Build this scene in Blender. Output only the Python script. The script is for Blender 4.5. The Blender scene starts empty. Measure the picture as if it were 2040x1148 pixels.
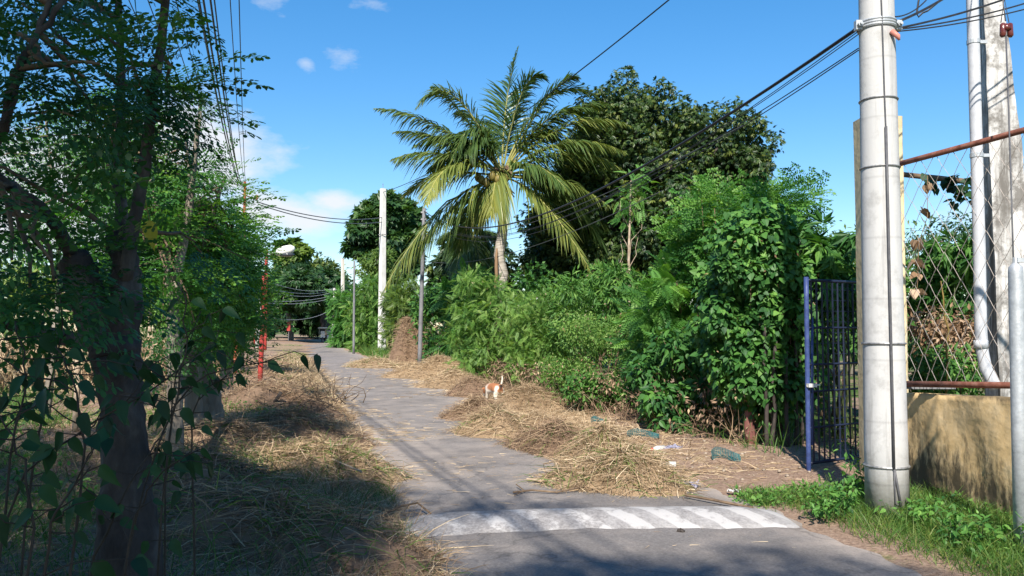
import bpy, math, random
import numpy as np
from mathutils import Vector, Matrix

SEED = 11
rng = np.random.default_rng(SEED)
random.seed(SEED)
sc = bpy.context.scene
col = sc.collection

# ------------------------------------------------------------------ view geometry
F = 1632.0                      # focal length in photo pixels (photo 2040 wide)
EYE = 1.5
PITCH = math.radians(2.74)
SP, CP = math.sin(PITCH), math.cos(PITCH)

def P(px, py, d):
    """World point seen at photo pixel (px,py) at distance d along the road axis."""
    x = (px - 1020.0) / F
    y = (574.0 - py) / F
    t = d / (CP - y * SP)
    return np.array([x * t, d, EYE + t * (y * CP + SP)])

def G(px, py):
    """Point of the flat ground seen at pixel."""
    x = (px - 1020.0) / F
    y = (574.0 - py) / F
    dz = y * CP + SP
    t = -EYE / dz
    return np.array([x * t, t * (CP - y * SP), 0.0])

def road_c(y):
    return 0.77 - 0.272 * (y - 6.1)

def sm(a, b, x):
    t = np.clip((np.asarray(x, float) - a) / (b - a), 0, 1)
    return t * t * (3 - 2 * t)

def wob(x, y):
    return (np.sin(1.7 * x + .6 * y) * np.cos(1.3 * y - .8 * x) + .5 * np.sin(3.9 * x - 2.1 * y + 1.) + .35 * np.cos(7.1 * y + 4.3 * x)
            + .25 * np.sin(13. * x + 9. * y))

def gz(x, y):
    x = np.asarray(x, float); y = np.asarray(y, float)
    u = x - road_c(y)
    a = np.abs(u)
    h = .03 * sm(1.5, 2.2, a) * (1 + .6 * wob(x, y))
    h = h + .24 * sm(-1.75, -3.2, u) * (1 + .3 * wob(x * .6, y * .6))
    h = h + .05 * sm(1.9, 3.2, u)
    return h - .012 * (1 - sm(1.35, 1.6, a))

def on_ground(px, py):
    p = G(px, py); d = p - np.array([0, 0, EYE])
    for _ in range(8):
        z = float(gz(p[0], p[1])); p = np.array([0, 0, EYE]) + d * ((z - EYE) / d[2])
    p[2] = float(gz(p[0], p[1])); return p

# ------------------------------------------------------------------ mesh builder
class MB:
    def __init__(s):
        s.v = []; s.q = []; s.t = []; s.tint = []; s.n = 0
    def add(s, v, q=None, t=None, tint=.5):
        v = np.asarray(v, float).reshape(-1, 3)
        if q is not None and len(q): s.q.append(np.asarray(q, int).reshape(-1, 4) + s.n)
        if t is not None and len(t): s.t.append(np.asarray(t, int).reshape(-1, 3) + s.n)
        s.v.append(v)
        ti = np.asarray(tint, float)
        s.tint.append(np.full(len(v), float(ti)) if ti.ndim == 0 else ti)
        s.n += len(v)
        return s
    # --- tapered tube through points
    def tube(s, pts, rad, n=8, tint=.5, cap=True, lump=0.):
        pts = np.asarray(pts, float); m = len(pts)
        rad = np.full(m, float(rad)) if np.ndim(rad) == 0 else np.asarray(rad, float)
        tan = np.gradient(pts, axis=0)
        tan /= np.linalg.norm(tan, axis=1)[:, None] + 1e-9
        ref = np.array([0, 0, 1.]) if abs(tan[0][2]) < .9 else np.array([1., 0, 0])
        ring = []
        a = np.arange(n) / n * 2 * np.pi
        for i in range(m):
            x = np.cross(ref, tan[i]); x /= np.linalg.norm(x) + 1e-9
            y = np.cross(tan[i], x); ref = y if False else ref - tan[i] * np.dot(ref, tan[i])
            lm = 1. if not lump else (1 + lump * (np.sin(3 * a + 1.1 * i) * .5 + np.sin(5 * a - .7 * i) * .45 + np.sin(9 * a + 2.3 * i) * .3 + rng.normal(0, .35, n)))[:, None]
            ring.append(pts[i] + rad[i] * lm * (np.cos(a)[:, None] * x + np.sin(a)[:, None] * y))
        v = np.concatenate(ring)
        q = []
        for i in range(m - 1):
            for k in range(n):
                q.append((i * n + k, i * n + (k + 1) % n, (i + 1) * n + (k + 1) % n, (i + 1) * n + k))
        t = []
        if cap:
            v = np.vstack([v, pts[0], pts[-1]])
            for k in range(n):
                t.append((m * n, (k + 1) % n, k))
                t.append((m * n + 1, (m - 1) * n + k, (m - 1) * n + (k + 1) % n))
        s.add(v, q, t, tint)
        return s
    def box(s, c, size, rz=0., rx=0., tint=.5, taper=1.0):
        c = np.asarray(c, float); h = np.asarray(size, float) / 2
        v = np.array([[x, y, z] for z in (-1, 1) for y in (-1, 1) for x in (-1, 1)], float)
        v[v[:, 2] > 0, :2] *= taper
        v = v * h
        if rx:
            cx, sx = math.cos(rx), math.sin(rx)
            v = v @ np.array([[1, 0, 0], [0, cx, -sx], [0, sx, cx]]).T
        cz, sz = math.cos(rz), math.sin(rz)
        v = v @ np.array([[cz, -sz, 0], [sz, cz, 0], [0, 0, 1]]).T
        s.add(v + c, [(0, 2, 3, 1), (4, 5, 7, 6), (0, 1, 5, 4), (2, 6, 7, 3), (0, 4, 6, 2), (1, 3, 7, 5)], None, tint)
        return s
    def ball(s, c, r, n=10, tint=.5, noise=0.):
        c = np.asarray(c, float); r = np.broadcast_to(np.asarray(r, float), (3,))
        v = []
        m = n // 2 + 1
        for i in range(m + 1):
            th = math.pi * i / m
            for k in range(n):
                ph = 2 * math.pi * k / n
                f = 1 + noise * (random.random() - .5)
                v.append((math.sin(th) * math.cos(ph) * f, math.sin(th) * math.sin(ph) * f, math.cos(th) * f))
        q = [(i * n + k, (i + 1) * n + k, (i + 1) * n + (k + 1) % n, i * n + (k + 1) % n) for i in range(m) for k in range(n)]
        s.add(np.array(v) * r + c, q, None, tint)
        return s
    # --- many copies of a template
    def scatter(s, tmpl, pos, R, sc_, tint):
        T, Q = tmpl
        n = len(pos); k = len(T)
        if n == 0: return s
        v = np.einsum('nij,kj->nki', R, T) * np.asarray(sc_)[:, None, None] + pos[:, None, :]
        q = (Q[None] + (np.arange(n) * k)[:, None, None]).reshape(-1, 4)
        s.add(v.reshape(-1, 3), q, None, np.repeat(tint, k))
        return s
    # --- many thin bent ribbons (grass blades, straw)
    def ribbons(s, p0, dirv, length, width, bend, tint, seg=3, floor=None):
        n = len(p0)
        dirv = dirv / (np.linalg.norm(dirv, axis=1)[:, None] + 1e-9)
        side = np.cross(dirv, rng.normal(0, 1, (n, 3)) + np.array([0, 0, .6]))
        side /= np.linalg.norm(side, axis=1)[:, None] + 1e-9
        rows = []
        for i in range(seg + 1):
            t = i / seg
            c = p0 + dirv * (length * t)[:, None] + bend * (t * t * length)[:, None]
            if floor is not None:
                c[:, 2] = np.maximum(c[:, 2], gz(c[:, 0], c[:, 1]) + floor)
            w = (width * (1 - .8 * t * t) / 2)[:, None]
            rows += [c - side * w, c + side * w]
        v = np.stack(rows, 1)
        k = 2 * (seg + 1)
        Q = np.array([[2 * i, 2 * i + 1, 2 * i + 3, 2 * i + 2] for i in range(seg)])
        q = (Q[None] + (np.arange(n) * k)[:, None, None]).reshape(-1, 4)
        s.add(v.reshape(-1, 3), q, None, np.repeat(tint, k))
        return s
    def mesh(s, name, loc=(0, 0, 0), smooth=False):
        me = bpy.data.meshes.new(name)
        if s.n == 0: return me
        v = np.concatenate(s.v) - np.asarray(loc, float)
        tint = np.concatenate(s.tint)
        q = np.concatenate(s.q) if s.q else np.zeros((0, 4), int)
        t = np.concatenate(s.t) if s.t else np.zeros((0, 3), int)
        nl = q.size + t.size
        me.vertices.add(len(v)); me.vertices.foreach_set('co', v.astype(np.float32).ravel())
        me.loops.add(nl); me.loops.foreach_set('vertex_index', np.concatenate([q.ravel(), t.ravel()]).astype(np.int32))
        me.polygons.add(len(q) + len(t))
        st = np.concatenate([np.arange(len(q)) * 4, q.size + np.arange(len(t)) * 3]).astype(np.int32)
        me.polygons.foreach_set('loop_start', st)
        me.update(calc_edges=True)
        me.polygons.foreach_set('use_smooth', np.full(len(q) + len(t), smooth))
        at = me.attributes.new('tint', 'FLOAT', 'POINT')
        at.data.foreach_set('value', tint.astype(np.float32))
        me.validate()
        return me

def tag(o, label, cat, group=None):
    o['label'] = label; o['category'] = cat
    if group: o['group'] = group
    return o

def thing(name, label, cat, loc=(0, 0, 0), group=None):
    o = bpy.data.objects.new(name, None)
    o.empty_display_size = .2
    o.location = [float(c) for c in loc]
    col.objects.link(o)
    return tag(o, label, cat, group)

def part(name, mb, mat, parent, smooth=False, label=None):
    """A mesh built in world coordinates, as a child of its thing."""
    loc = np.array(parent.location)
    if parent.parent is not None: loc = loc + np.array(parent.parent.location)
    o = bpy.data.objects.new(name, mb.mesh(name, loc, smooth))
    o.data.materials.append(mat)
    o.parent = parent
    col.objects.link(o)
    if label: o['label'] = label
    return o

def single(name, mb, mat, label, cat, group=None, smooth=False, loc=None):
    allv = np.concatenate(mb.v)
    if loc is None:
        loc = np.array([allv[:, 0].mean(), allv[:, 1].mean(), allv[:, 2].min()])
    o = bpy.data.objects.new(name, mb.mesh(name, loc, smooth))
    o.location = [float(c) for c in loc]
    o.data.materials.append(mat)
    col.objects.link(o)
    return tag(o, label, cat, group)

def structure(name, mb, mat, kind='structure', smooth=True):
    o = bpy.data.objects.new(name, mb.mesh(name, (0, 0, 0), smooth))
    o.data.materials.append(mat)
    o['kind'] = kind
    col.objects.link(o)
    return o

# ------------------------------------------------------------------ materials
def nmat(name):
    m = bpy.data.materials.new(name); m.use_nodes = True
    nt = m.node_tree; nt.nodes.clear()
    return m, nt, nt.nodes, nt.links

def node(nt, typ, **kw):
    n = nt.nodes.new(typ)
    for k, v in kw.items():
        if k.startswith('i_'):
            n.inputs[int(k[2:]) if k[2:].isdigit() else k[2:].replace('_', ' ')].default_value = v
        else: setattr(n, k, v)
    return n

def ramp(nt, fac, stops):
    r = nt.nodes.new('ShaderNodeValToRGB')
    cr = r.color_ramp
    while len(cr.elements) < len(stops): cr.elements.new(.5)
    for e, (p, c) in zip(cr.elements, stops):
        e.position = p; e.color = (*c, 1) if len(c) == 3 else c
    nt.links.new(fac, r.inputs[0])
    return r.outputs[0]

def leaf_mat(name, c0, c1, c2, trans=.32, rough=.5, spec=.35, tcol=None):
    """c0..c2: leaf colours by the leaf's own tint (dark leaf, normal leaf, young/yellow leaf)."""
    m, nt, N, L = nmat(name)
    at = node(nt, 'ShaderNodeAttribute', attribute_name='tint')
    c = ramp(nt, at.outputs['Fac'], [(0, c0), (.5, c1), (1, c2)])
    pr = node(nt, 'ShaderNodeBsdfPrincipled'); pr.inputs['Roughness'].default_value = rough
    pr.inputs['Specular IOR Level'].default_value = spec
    L.new(c, pr.inputs['Base Color'])
    tr = node(nt, 'ShaderNodeBsdfTranslucent')
    mx = node(nt, 'ShaderNodeMix', data_type='RGBA', blend_type='MULTIPLY')
    mx.inputs[0].default_value = 1.
    L.new(c, mx.inputs[6]); mx.inputs[7].default_value = (*(tcol or (1.5, 1.5, .5)), 1)
    L.new(mx.outputs[2], tr.inputs['Color'])
    ms = node(nt, 'ShaderNodeMixShader'); ms.inputs[0].default_value = trans
    L.new(pr.outputs[0], ms.inputs[1]); L.new(tr.outputs[0], ms.inputs[2])
    o = node(nt, 'ShaderNodeOutputMaterial'); L.new(ms.outputs[0], o.inputs[0])
    return m

def rough_mat(name, stops, scale=8., detail=6., rough=.85, bump=.3, bscale=None, stretch=(1, 1, 1), metal=0., tintamt=0., spec=.3, dist=.02):
    """Noise driven colour ramp + bump, on object coordinates."""
    m, nt, N, L = nmat(name)
    tc = node(nt, 'ShaderNodeTexCoord')
    mp = node(nt, 'ShaderNodeMapping'); mp.inputs['Scale'].default_value = stretch
    L.new(tc.outputs['Object'], mp.inputs[0])
    no = node(nt, 'ShaderNodeTexNoise'); no.inputs['Scale'].default_value = scale; no.inputs['Detail'].default_value = detail
    no.inputs['Roughness'].default_value = .65
    L.new(mp.outputs[0], no.inputs['Vector'])
    f = no.outputs['Fac']
    if tintamt:
        at = node(nt, 'ShaderNodeAttribute', attribute_name='tint')
        ma = node(nt, 'ShaderNodeMath', operation='MULTIPLY_ADD'); ma.inputs[1].default_value = tintamt; 
        sb = node(nt, 'ShaderNodeMath', operation='SUBTRACT'); sb.inputs[1].default_value = .5
        L.new(at.outputs['Fac'], sb.inputs[0]); L.new(sb.outputs[0], ma.inputs[0]); L.new(f, ma.inputs[2]); f = ma.outputs[0]
    c = ramp(nt, f, stops)
    pr = node(nt, 'ShaderNodeBsdfPrincipled'); pr.inputs['Roughness'].default_value = rough; pr.inputs['Metallic'].default_value = metal
    pr.inputs['Specular IOR Level'].default_value = spec
    L.new(c, pr.inputs['Base Color'])
    if bump:
        n2 = node(nt, 'ShaderNodeTexNoise'); n2.inputs['Scale'].default_value = bscale or scale * 3; n2.inputs['Detail'].default_value = 5.
        L.new(mp.outputs[0], n2.inputs['Vector'])
        b = node(nt, 'ShaderNodeBump'); b.inputs['Strength'].default_value = bump; b.inputs['Distance'].default_value = dist
        L.new(n2.outputs['Fac'], b.inputs['Height']); L.new(b.outputs[0], pr.inputs['Normal'])
    o = node(nt, 'ShaderNodeOutputMaterial'); L.new(pr.outputs[0], o.inputs[0])
    return m

M = {}
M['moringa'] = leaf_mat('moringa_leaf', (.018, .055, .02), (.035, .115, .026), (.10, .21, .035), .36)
M['moringa_sunny'] = leaf_mat('moringa_leaf_sunlit', (.024, .085, .022), (.068, .20, .036), (.17, .32, .055), .40)  # lighter copy of the moringa leaf, sunlight on the crowns put into its colour
M['big_tree'] = leaf_mat('mango_leaf', (.013, .036, .012), (.045, .09, .021), (.16, .195, .04), .26, .45, .4)
M['round_tree'] = leaf_mat('round_tree_leaf', (.015, .045, .018), (.032, .085, .024), (.07, .14, .03), .25, .45)
M['fine'] = leaf_mat('fine_leaf', (.035, .10, .02), (.115, .235, .045), (.25, .37, .10), .40)
M['fern'] = leaf_mat('feathery_leaf', (.026, .095, .024), (.08, .215, .042), (.18, .35, .075), .40)
M['broad'] = leaf_mat('broad_leaf', (.025, .085, .02), (.075, .185, .036), (.18, .32, .075), .34, .55, .25)
M['vine'] = leaf_mat('vine_leaf', (.02, .075, .022), (.06, .17, .036), (.15, .30, .06), .3, .5, .3)
M['palegreen'] = leaf_mat('pale_leaf', (.05, .10, .02), (.11, .18, .03), (.2, .26, .05), .34)
M['palm'] = leaf_mat('palm_leaflet', (.028, .065, .022), (.085, .145, .04), (.30, .30, .07), .28, .38, .5)
M['dryleaf'] = leaf_mat('dry_leaf', (.10, .06, .035), (.27, .17, .10), (.45, .33, .23), .2, .8, .1, (1, .9, .7))
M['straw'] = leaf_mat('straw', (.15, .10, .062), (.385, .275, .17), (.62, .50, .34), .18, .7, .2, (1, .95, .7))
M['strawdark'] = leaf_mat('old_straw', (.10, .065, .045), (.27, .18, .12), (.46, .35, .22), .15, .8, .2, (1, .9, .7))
M['grass'] = leaf_mat('grass_blade', (.03, .08, .015), (.075, .17, .03), (.24, .27, .07), .34)
M['weedleaf'] = leaf_mat('weed_leaf', (.010, .032, .014), (.02, .065, .022), (.05, .11, .025), .22, .55, .25)
M['bark'] = rough_mat('bark_grey', [(.25, (.07, .055, .045)), (.5, (.19, .16, .13)), (.75, (.34, .31, .26))], 5., 8., .9, .7, 14., (1, 1, .35), dist=.04)
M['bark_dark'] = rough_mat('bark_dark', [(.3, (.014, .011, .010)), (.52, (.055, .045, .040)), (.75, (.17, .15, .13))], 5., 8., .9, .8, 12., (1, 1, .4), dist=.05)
M['palm_bark'] = rough_mat('palm_bark', [(.3, (.20, .17, .14)), (.6, (.40, .36, .31)), (.8, (.52, .48, .43))], 4., 6., .9, .8, 9., (.5, .5, 4.), dist=.04)
M['twig'] = rough_mat('twig_brown', [(.3, (.07, .045, .03)), (.7, (.2, .14, .09))], 10., 4., .9, .3)
M['twig_pale'] = rough_mat('twig_pale', [(.3, (.22, .16, .11)), (.7, (.45, .36, .27))], 10., 4., .9, .3)
M['stem_green'] = rough_mat('stem_green', [(.3, (.05, .07, .025)), (.7, (.10, .13, .05))], 10., 4., .7, .2)
M['stem_weed'] = rough_mat('stem_weed', [(.3, (.022, .018, .012)), (.7, (.055, .04, .028))], 10., 4., .7, .2)
M['rust'] = rough_mat('rusty_pipe', [(.3, (.10, .035, .022)), (.5, (.20, .075, .05)), (.75, (.30, .16, .12))], 14., 6., .75, .35, 40., dist=.004)
M['red'] = rough_mat('red_paint', [(.25, (.24, .03, .025)), (.6, (.36, .042, .035)), (.85, (.30, .10, .07))], 6., 5., .6, .15)
M['redrust'] = rough_mat('red_rust', [(.3, (.16, .05, .03)), (.6, (.36, .07, .04)), (.85, (.30, .15, .10))], 8., 6., .75, .2)
M['blue'] = rough_mat('blue_paint', [(.25, (.018, .028, .085)), (.55, (.04, .065, .19)), (.8, (.10, .12, .22))], 9., 5., .5, .15)
M['bluedark'] = rough_mat('blue_bars', [(.3, (.007, .010, .026)), (.7, (.014, .021, .05))], 12., 4., .5, 0)  # darker than the post paint: shade in the gateway put into the bar colour
M['galv'] = rough_mat('galvanised', [(.25, (.30, .32, .34)), (.55, (.42, .44, .46)), (.8, (.52, .54, .56))], 18., 5., .5, .12, metal=.35)
M['conduit'] = rough_mat('grey_conduit', [(.25, (.36, .37, .40)), (.6, (.46, .47, .50)), (.85, (.54, .55, .57))], 8., 5., .55, .1)
M['steelband'] = rough_mat('steel_band', [(.3, (.16, .16, .16)), (.7, (.36, .36, .36))], 20., 4., .5, .1, metal=.5)
M['black'] = rough_mat('black_cable', [(.3, (.012, .012, .014)), (.7, (.03, .03, .034))], 20., 3., .5, 0)
M['greycable'] = rough_mat('grey_conductor', [(.3, (.06, .06, .065)), (.7, (.10, .10, .11))], 20., 3., .5, 0)
M['brownglaze'] = rough_mat('brown_glaze', [(.3, (.09, .02, .018)), (.7, (.13, .03, .025))], 6., 3., .2, 0, spec=.6)
M['wire'] = rough_mat('fence_wire', [(.3, (.14, .12, .11)), (.7, (.30, .27, .25))], 30., 3., .6, 0, metal=.3)
M['white'] = rough_mat('white_enamel', [(.3, (.62, .62, .60)), (.7, (.78, .78, .76))], 6., 4., .4, 0)
M['lampwhite'] = rough_mat('lamp_housing', [(.3, (.60, .60, .56)), (.7, (.72, .72, .68))], 6., 4., .45, 0)
M['glass'] = rough_mat('dark_glass', [(.3, (.03, .035, .04)), (.7, (.05, .055, .06))], 6., 3., .1, 0, spec=.6)
M['rubber'] = rough_mat('rubber', [(.3, (.02, .02, .02)), (.7, (.04, .04, .04))], 10., 3., .8, 0)
M['greypanel'] = rough_mat('grey_panel', [(.3, (.30, .33, .36)), (.7, (.40, .43, .46))], 5., 4., .5, 0)
M['farpole'] = rough_mat('far_pole_concrete', [(.3, (.50, .48, .45)), (.6, (.62, .60, .57)), (.85, (.70, .68, .65))], 3., 6., .85, .1)
M['graypole'] = rough_mat('grey_post', [(.3, (.11, .11, .12)), (.6, (.18, .18, .19)), (.85, (.27, .27, .27))], 4., 6., .7, .1)
M['orange'] = rough_mat('orange_insulator', [(.3, (.45, .16, .12)), (.7, (.6, .25, .2))], 5., 3., .5, 0)
M['teal'] = rough_mat('teal_net', [(.3, (.012, .07, .08)), (.7, (.03, .14, .15))], 9., 4., .6, 0)
M['plasticwhite'] = rough_mat('white_plastic', [(.3, (.45, .44, .42)), (.7, (.62, .6, .58))], 12., 4., .4, .1)
M['plasticred'] = rough_mat('red_plastic', [(.3, (.5, .05, .04)), (.7, (.6, .08, .06))], 12., 3., .4, 0)
M['bluewrap'] = rough_mat('blue_wrapper', [(.3, (.16, .16, .24)), (.7, (.3, .3, .4))], 14., 4., .45, .3)
M['stone'] = rough_mat('stone', [(.3, (.18, .14, .11)), (.7, (.36, .30, .24))], 8., 4., .9, .3)

# concrete of the round pole: pale, faint bands, stains
def concrete_pole_mat(name, base, dark, light, streak=.25, dk=.28, th=.56):
    m, nt, N, L = nmat(name)
    tc = node(nt, 'ShaderNodeTexCoord')
    mp = node(nt, 'ShaderNodeMapping'); mp.inputs['Scale'].default_value = (7, 7, .5); L.new(tc.outputs['Object'], mp.inputs[0])
    n1 = node(nt, 'ShaderNodeTexNoise'); n1.inputs['Scale'].default_value = 1.; n1.inputs['Detail'].default_value = 7.; n1.inputs['Roughness'].default_value = .7
    L.new(mp.outputs[0], n1.inputs['Vector'])
    c1 = ramp(nt, n1.outputs['Fac'], [(dk, dark), (dk + .14, base), (.74, light)])
    n2 = node(nt, 'ShaderNodeTexNoise'); n2.inputs['Scale'].default_value = 3.2; n2.inputs['Detail'].default_value = 8.; n2.inputs['Roughness'].default_value = .75
    L.new(tc.outputs['Object'], n2.inputs['Vector'])
    f2 = ramp(nt, n2.outputs['Fac'], [(th, (0, 0, 0)), (th + .12, (1, 1, 1))])
    mu = node(nt, 'ShaderNodeMath', operation='MULTIPLY'); mu.inputs[1].default_value = streak; L.new(f2, mu.inputs[0])
    mx = node(nt, 'ShaderNodeMix', data_type='RGBA'); L.new(mu.outputs[0], mx.inputs[0]); L.new(c1, mx.inputs[6]); mx.inputs[7].default_value = (*dark, 1)
    # splashed soil at the foot and faint casting seams
    sz = node(nt, 'ShaderNodeSeparateXYZ'); L.new(tc.outputs['Object'], sz.inputs[0])
    gz_ = node(nt, 'ShaderNodeMath', operation='MULTIPLY_ADD'); gz_.inputs[1].default_value = -.9; L.new(sz.outputs['Z'], gz_.inputs[0]); L.new(n2.outputs['Fac'], gz_.inputs[2])
    gr = ramp(nt, gz_.outputs[0], [(.05, (0, 0, 0)), (.42, (.75, .75, .75))])
    mg = node(nt, 'ShaderNodeMix', data_type='RGBA'); L.new(gr, mg.inputs[0]); L.new(mx.outputs[2], mg.inputs[6]); mg.inputs[7].default_value = (.20, .185, .15, 1)
    wv_ = node(nt, 'ShaderNodeMath', operation='FRACT'); zz_ = node(nt, 'ShaderNodeMath', operation='MULTIPLY_ADD'); zz_.inputs[1].default_value = 2.1; zz_.inputs[2].default_value = .37
    L.new(sz.outputs['Z'], zz_.inputs[0]); L.new(zz_.outputs[0], wv_.inputs[0])
    sm_ = ramp(nt, wv_.outputs[0], [(0, (.82, .82, .82)), (.012, (.9, .9, .9)), (.03, (1, 1, 1)), (.97, (1, 1, 1)), (1, (.86, .86, .86))])
    ms_ = node(nt, 'ShaderNodeMix', data_type='RGBA', blend_type='MULTIPLY'); ms_.inputs[0].default_value = 1.; L.new(mg.outputs[2], ms_.inputs[6]); L.new(sm_, ms_.inputs[7])
    pr = node(nt, 'ShaderNodeBsdfPrincipled'); pr.inputs['Roughness'].default_value = .8; pr.inputs['Specular IOR Level'].default_value = .25
    L.new(ms_.outputs[2], pr.inputs['Base Color'])
    n3 = node(nt, 'ShaderNodeTexNoise'); n3.inputs['Scale'].default_value = 40.; n3.inputs['Detail'].default_value = 4.; L.new(tc.outputs['Object'], n3.inputs['Vector'])
    b = node(nt, 'ShaderNodeBump'); b.inputs['Strength'].default_value = .2; b.inputs['Distance'].default_value = .006
    L.new(n3.outputs['Fac'], b.inputs['Height']); L.new(b.outputs[0], pr.inputs['Normal'])
    o = node(nt, 'ShaderNodeOutputMaterial'); L.new(pr.outputs[0], o.inputs[0])
    return m
M['pole'] = concrete_pole_mat('pole_concrete', (.43, .427, .424), (.25, .245, .24), (.48, .476, .472), .5, .31, .51)
M['whitepole'] = concrete_pole_mat('whitewashed_concrete', (.50, .49, .48), (.13, .12, .11), (.60, .595, .59), .9, .40, .47)
M['whitepole_side'] = M['whitepole']

# plaster wall with mildew stains
def plaster(name, c_lo, c_mid, c_hi, stain, zmid=.35, stain_amt=1., top=None):
    m, nt, N, L = nmat(name)
    tc = node(nt, 'ShaderNodeTexCoord')
    n1 = node(nt, 'ShaderNodeTexNoise'); n1.inputs['Scale'].default_value = 4.; n1.inputs['Detail'].default_value = 8.; n1.inputs['Roughness'].default_value = .7
    L.new(tc.outputs['Object'], n1.inputs['Vector'])
    c = ramp(nt, n1.outputs['Fac'], [(.3, c_lo), (.5, c_mid), (.75, c_hi)])
    mp = node(nt, 'ShaderNodeMapping'); mp.inputs['Scale'].default_value = (8.5, 8.5, 2.4); L.new(tc.outputs['Object'], mp.inputs[0])
    n2 = node(nt, 'ShaderNodeTexNoise'); n2.inputs['Scale'].default_value = 1.; n2.inputs['Detail'].default_value = 10.; n2.inputs['Roughness'].default_value = .74
    L.new(mp.outputs[0], n2.inputs['Vector'])
    sx = node(nt, 'ShaderNodeSeparateXYZ'); L.new(tc.outputs['Object'], sx.inputs[0])
    # stains sit in a low band, plus a dark rim under the top edge
    zr = ramp(nt, sx.outputs['Z'], [(0., (.40, .40, .40)), (.22, (.46, .46, .46)), (zmid + .2, (.30, .30, .30)), (.80, (.20, .20, .20))])
    ad = node(nt, 'ShaderNodeMath', operation='ADD'); L.new(n2.outputs['Fac'], ad.inputs[0]); L.new(zr, ad.inputs[1])
    s1 = ramp(nt, ad.outputs[0], [(.80, (0, 0, 0)), (.90, (.55, .55, .55)), (.97, (.95, .95, .95))])
    f = s1
    if top is not None:
        tz = node(nt, 'ShaderNodeMath', operation='MULTIPLY_ADD'); tz.inputs[1].default_value = .16; L.new(n2.outputs['Fac'], tz.inputs[0]); L.new(sx.outputs['Z'], tz.inputs[2])
        tr_ = node(nt, 'ShaderNodeMapRange'); tr_.inputs['From Min'].default_value = top; tr_.inputs['From Max'].default_value = top + .04
        L.new(tz.outputs[0], tr_.inputs['Value'])
        mm = node(nt, 'ShaderNodeMath', operation='MAXIMUM'); L.new(s1, mm.inputs[0]); 
        m3 = node(nt, 'ShaderNodeMath', operation='MULTIPLY'); m3.inputs[1].default_value = .8; L.new(tr_.outputs[0], m3.inputs[0]); L.new(m3.outputs[0], mm.inputs[1]); f = mm.outputs[0]
    mu = node(nt, 'ShaderNodeMath', operation='MULTIPLY'); mu.inputs[1].default_value = stain_amt; L.new(f, mu.inputs[0])
    mx = node(nt, 'ShaderNodeMix', data_type='RGBA'); L.new(mu.outputs[0], mx.inputs[0]); L.new(c, mx.inputs[6]); mx.inputs[7].default_value = (*stain, 1)
    pr = node(nt, 'ShaderNodeBsdfPrincipled'); pr.inputs['Roughness'].default_value = .9; pr.inputs['Specular IOR Level'].default_value = .15
    L.new(mx.outputs[2], pr.inputs['Base Color'])
    n3 = node(nt, 'ShaderNodeTexNoise'); n3.inputs['Scale'].default_value = 16.; n3.inputs['Detail'].default_value = 6.; L.new(tc.outputs['Object'], n3.inputs['Vector'])
    b = node(nt, 'ShaderNodeBump'); b.inputs['Strength'].default_value = .5; b.inputs['Distance'].default_value = .012
    L.new(n3.outputs['Fac'], b.inputs['Height']); L.new(b.outputs[0], pr.inputs['Normal'])
    o = node(nt, 'ShaderNodeOutputMaterial'); L.new(pr.outputs[0], o.inputs[0])
    return m
M['wall'] = plaster('yellow_plaster', (.44, .30, .14), (.60, .43, .225), (.70, .54, .33), (.045, .04, .03), .35, .95, top=1.0)
M['gatepost'] = plaster('pale_yellow_plaster', (.46, .36, .21), (.56, .46, .29), (.62, .53, .37), (.22, .17, .10), .3, .35, top=3.52)

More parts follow.
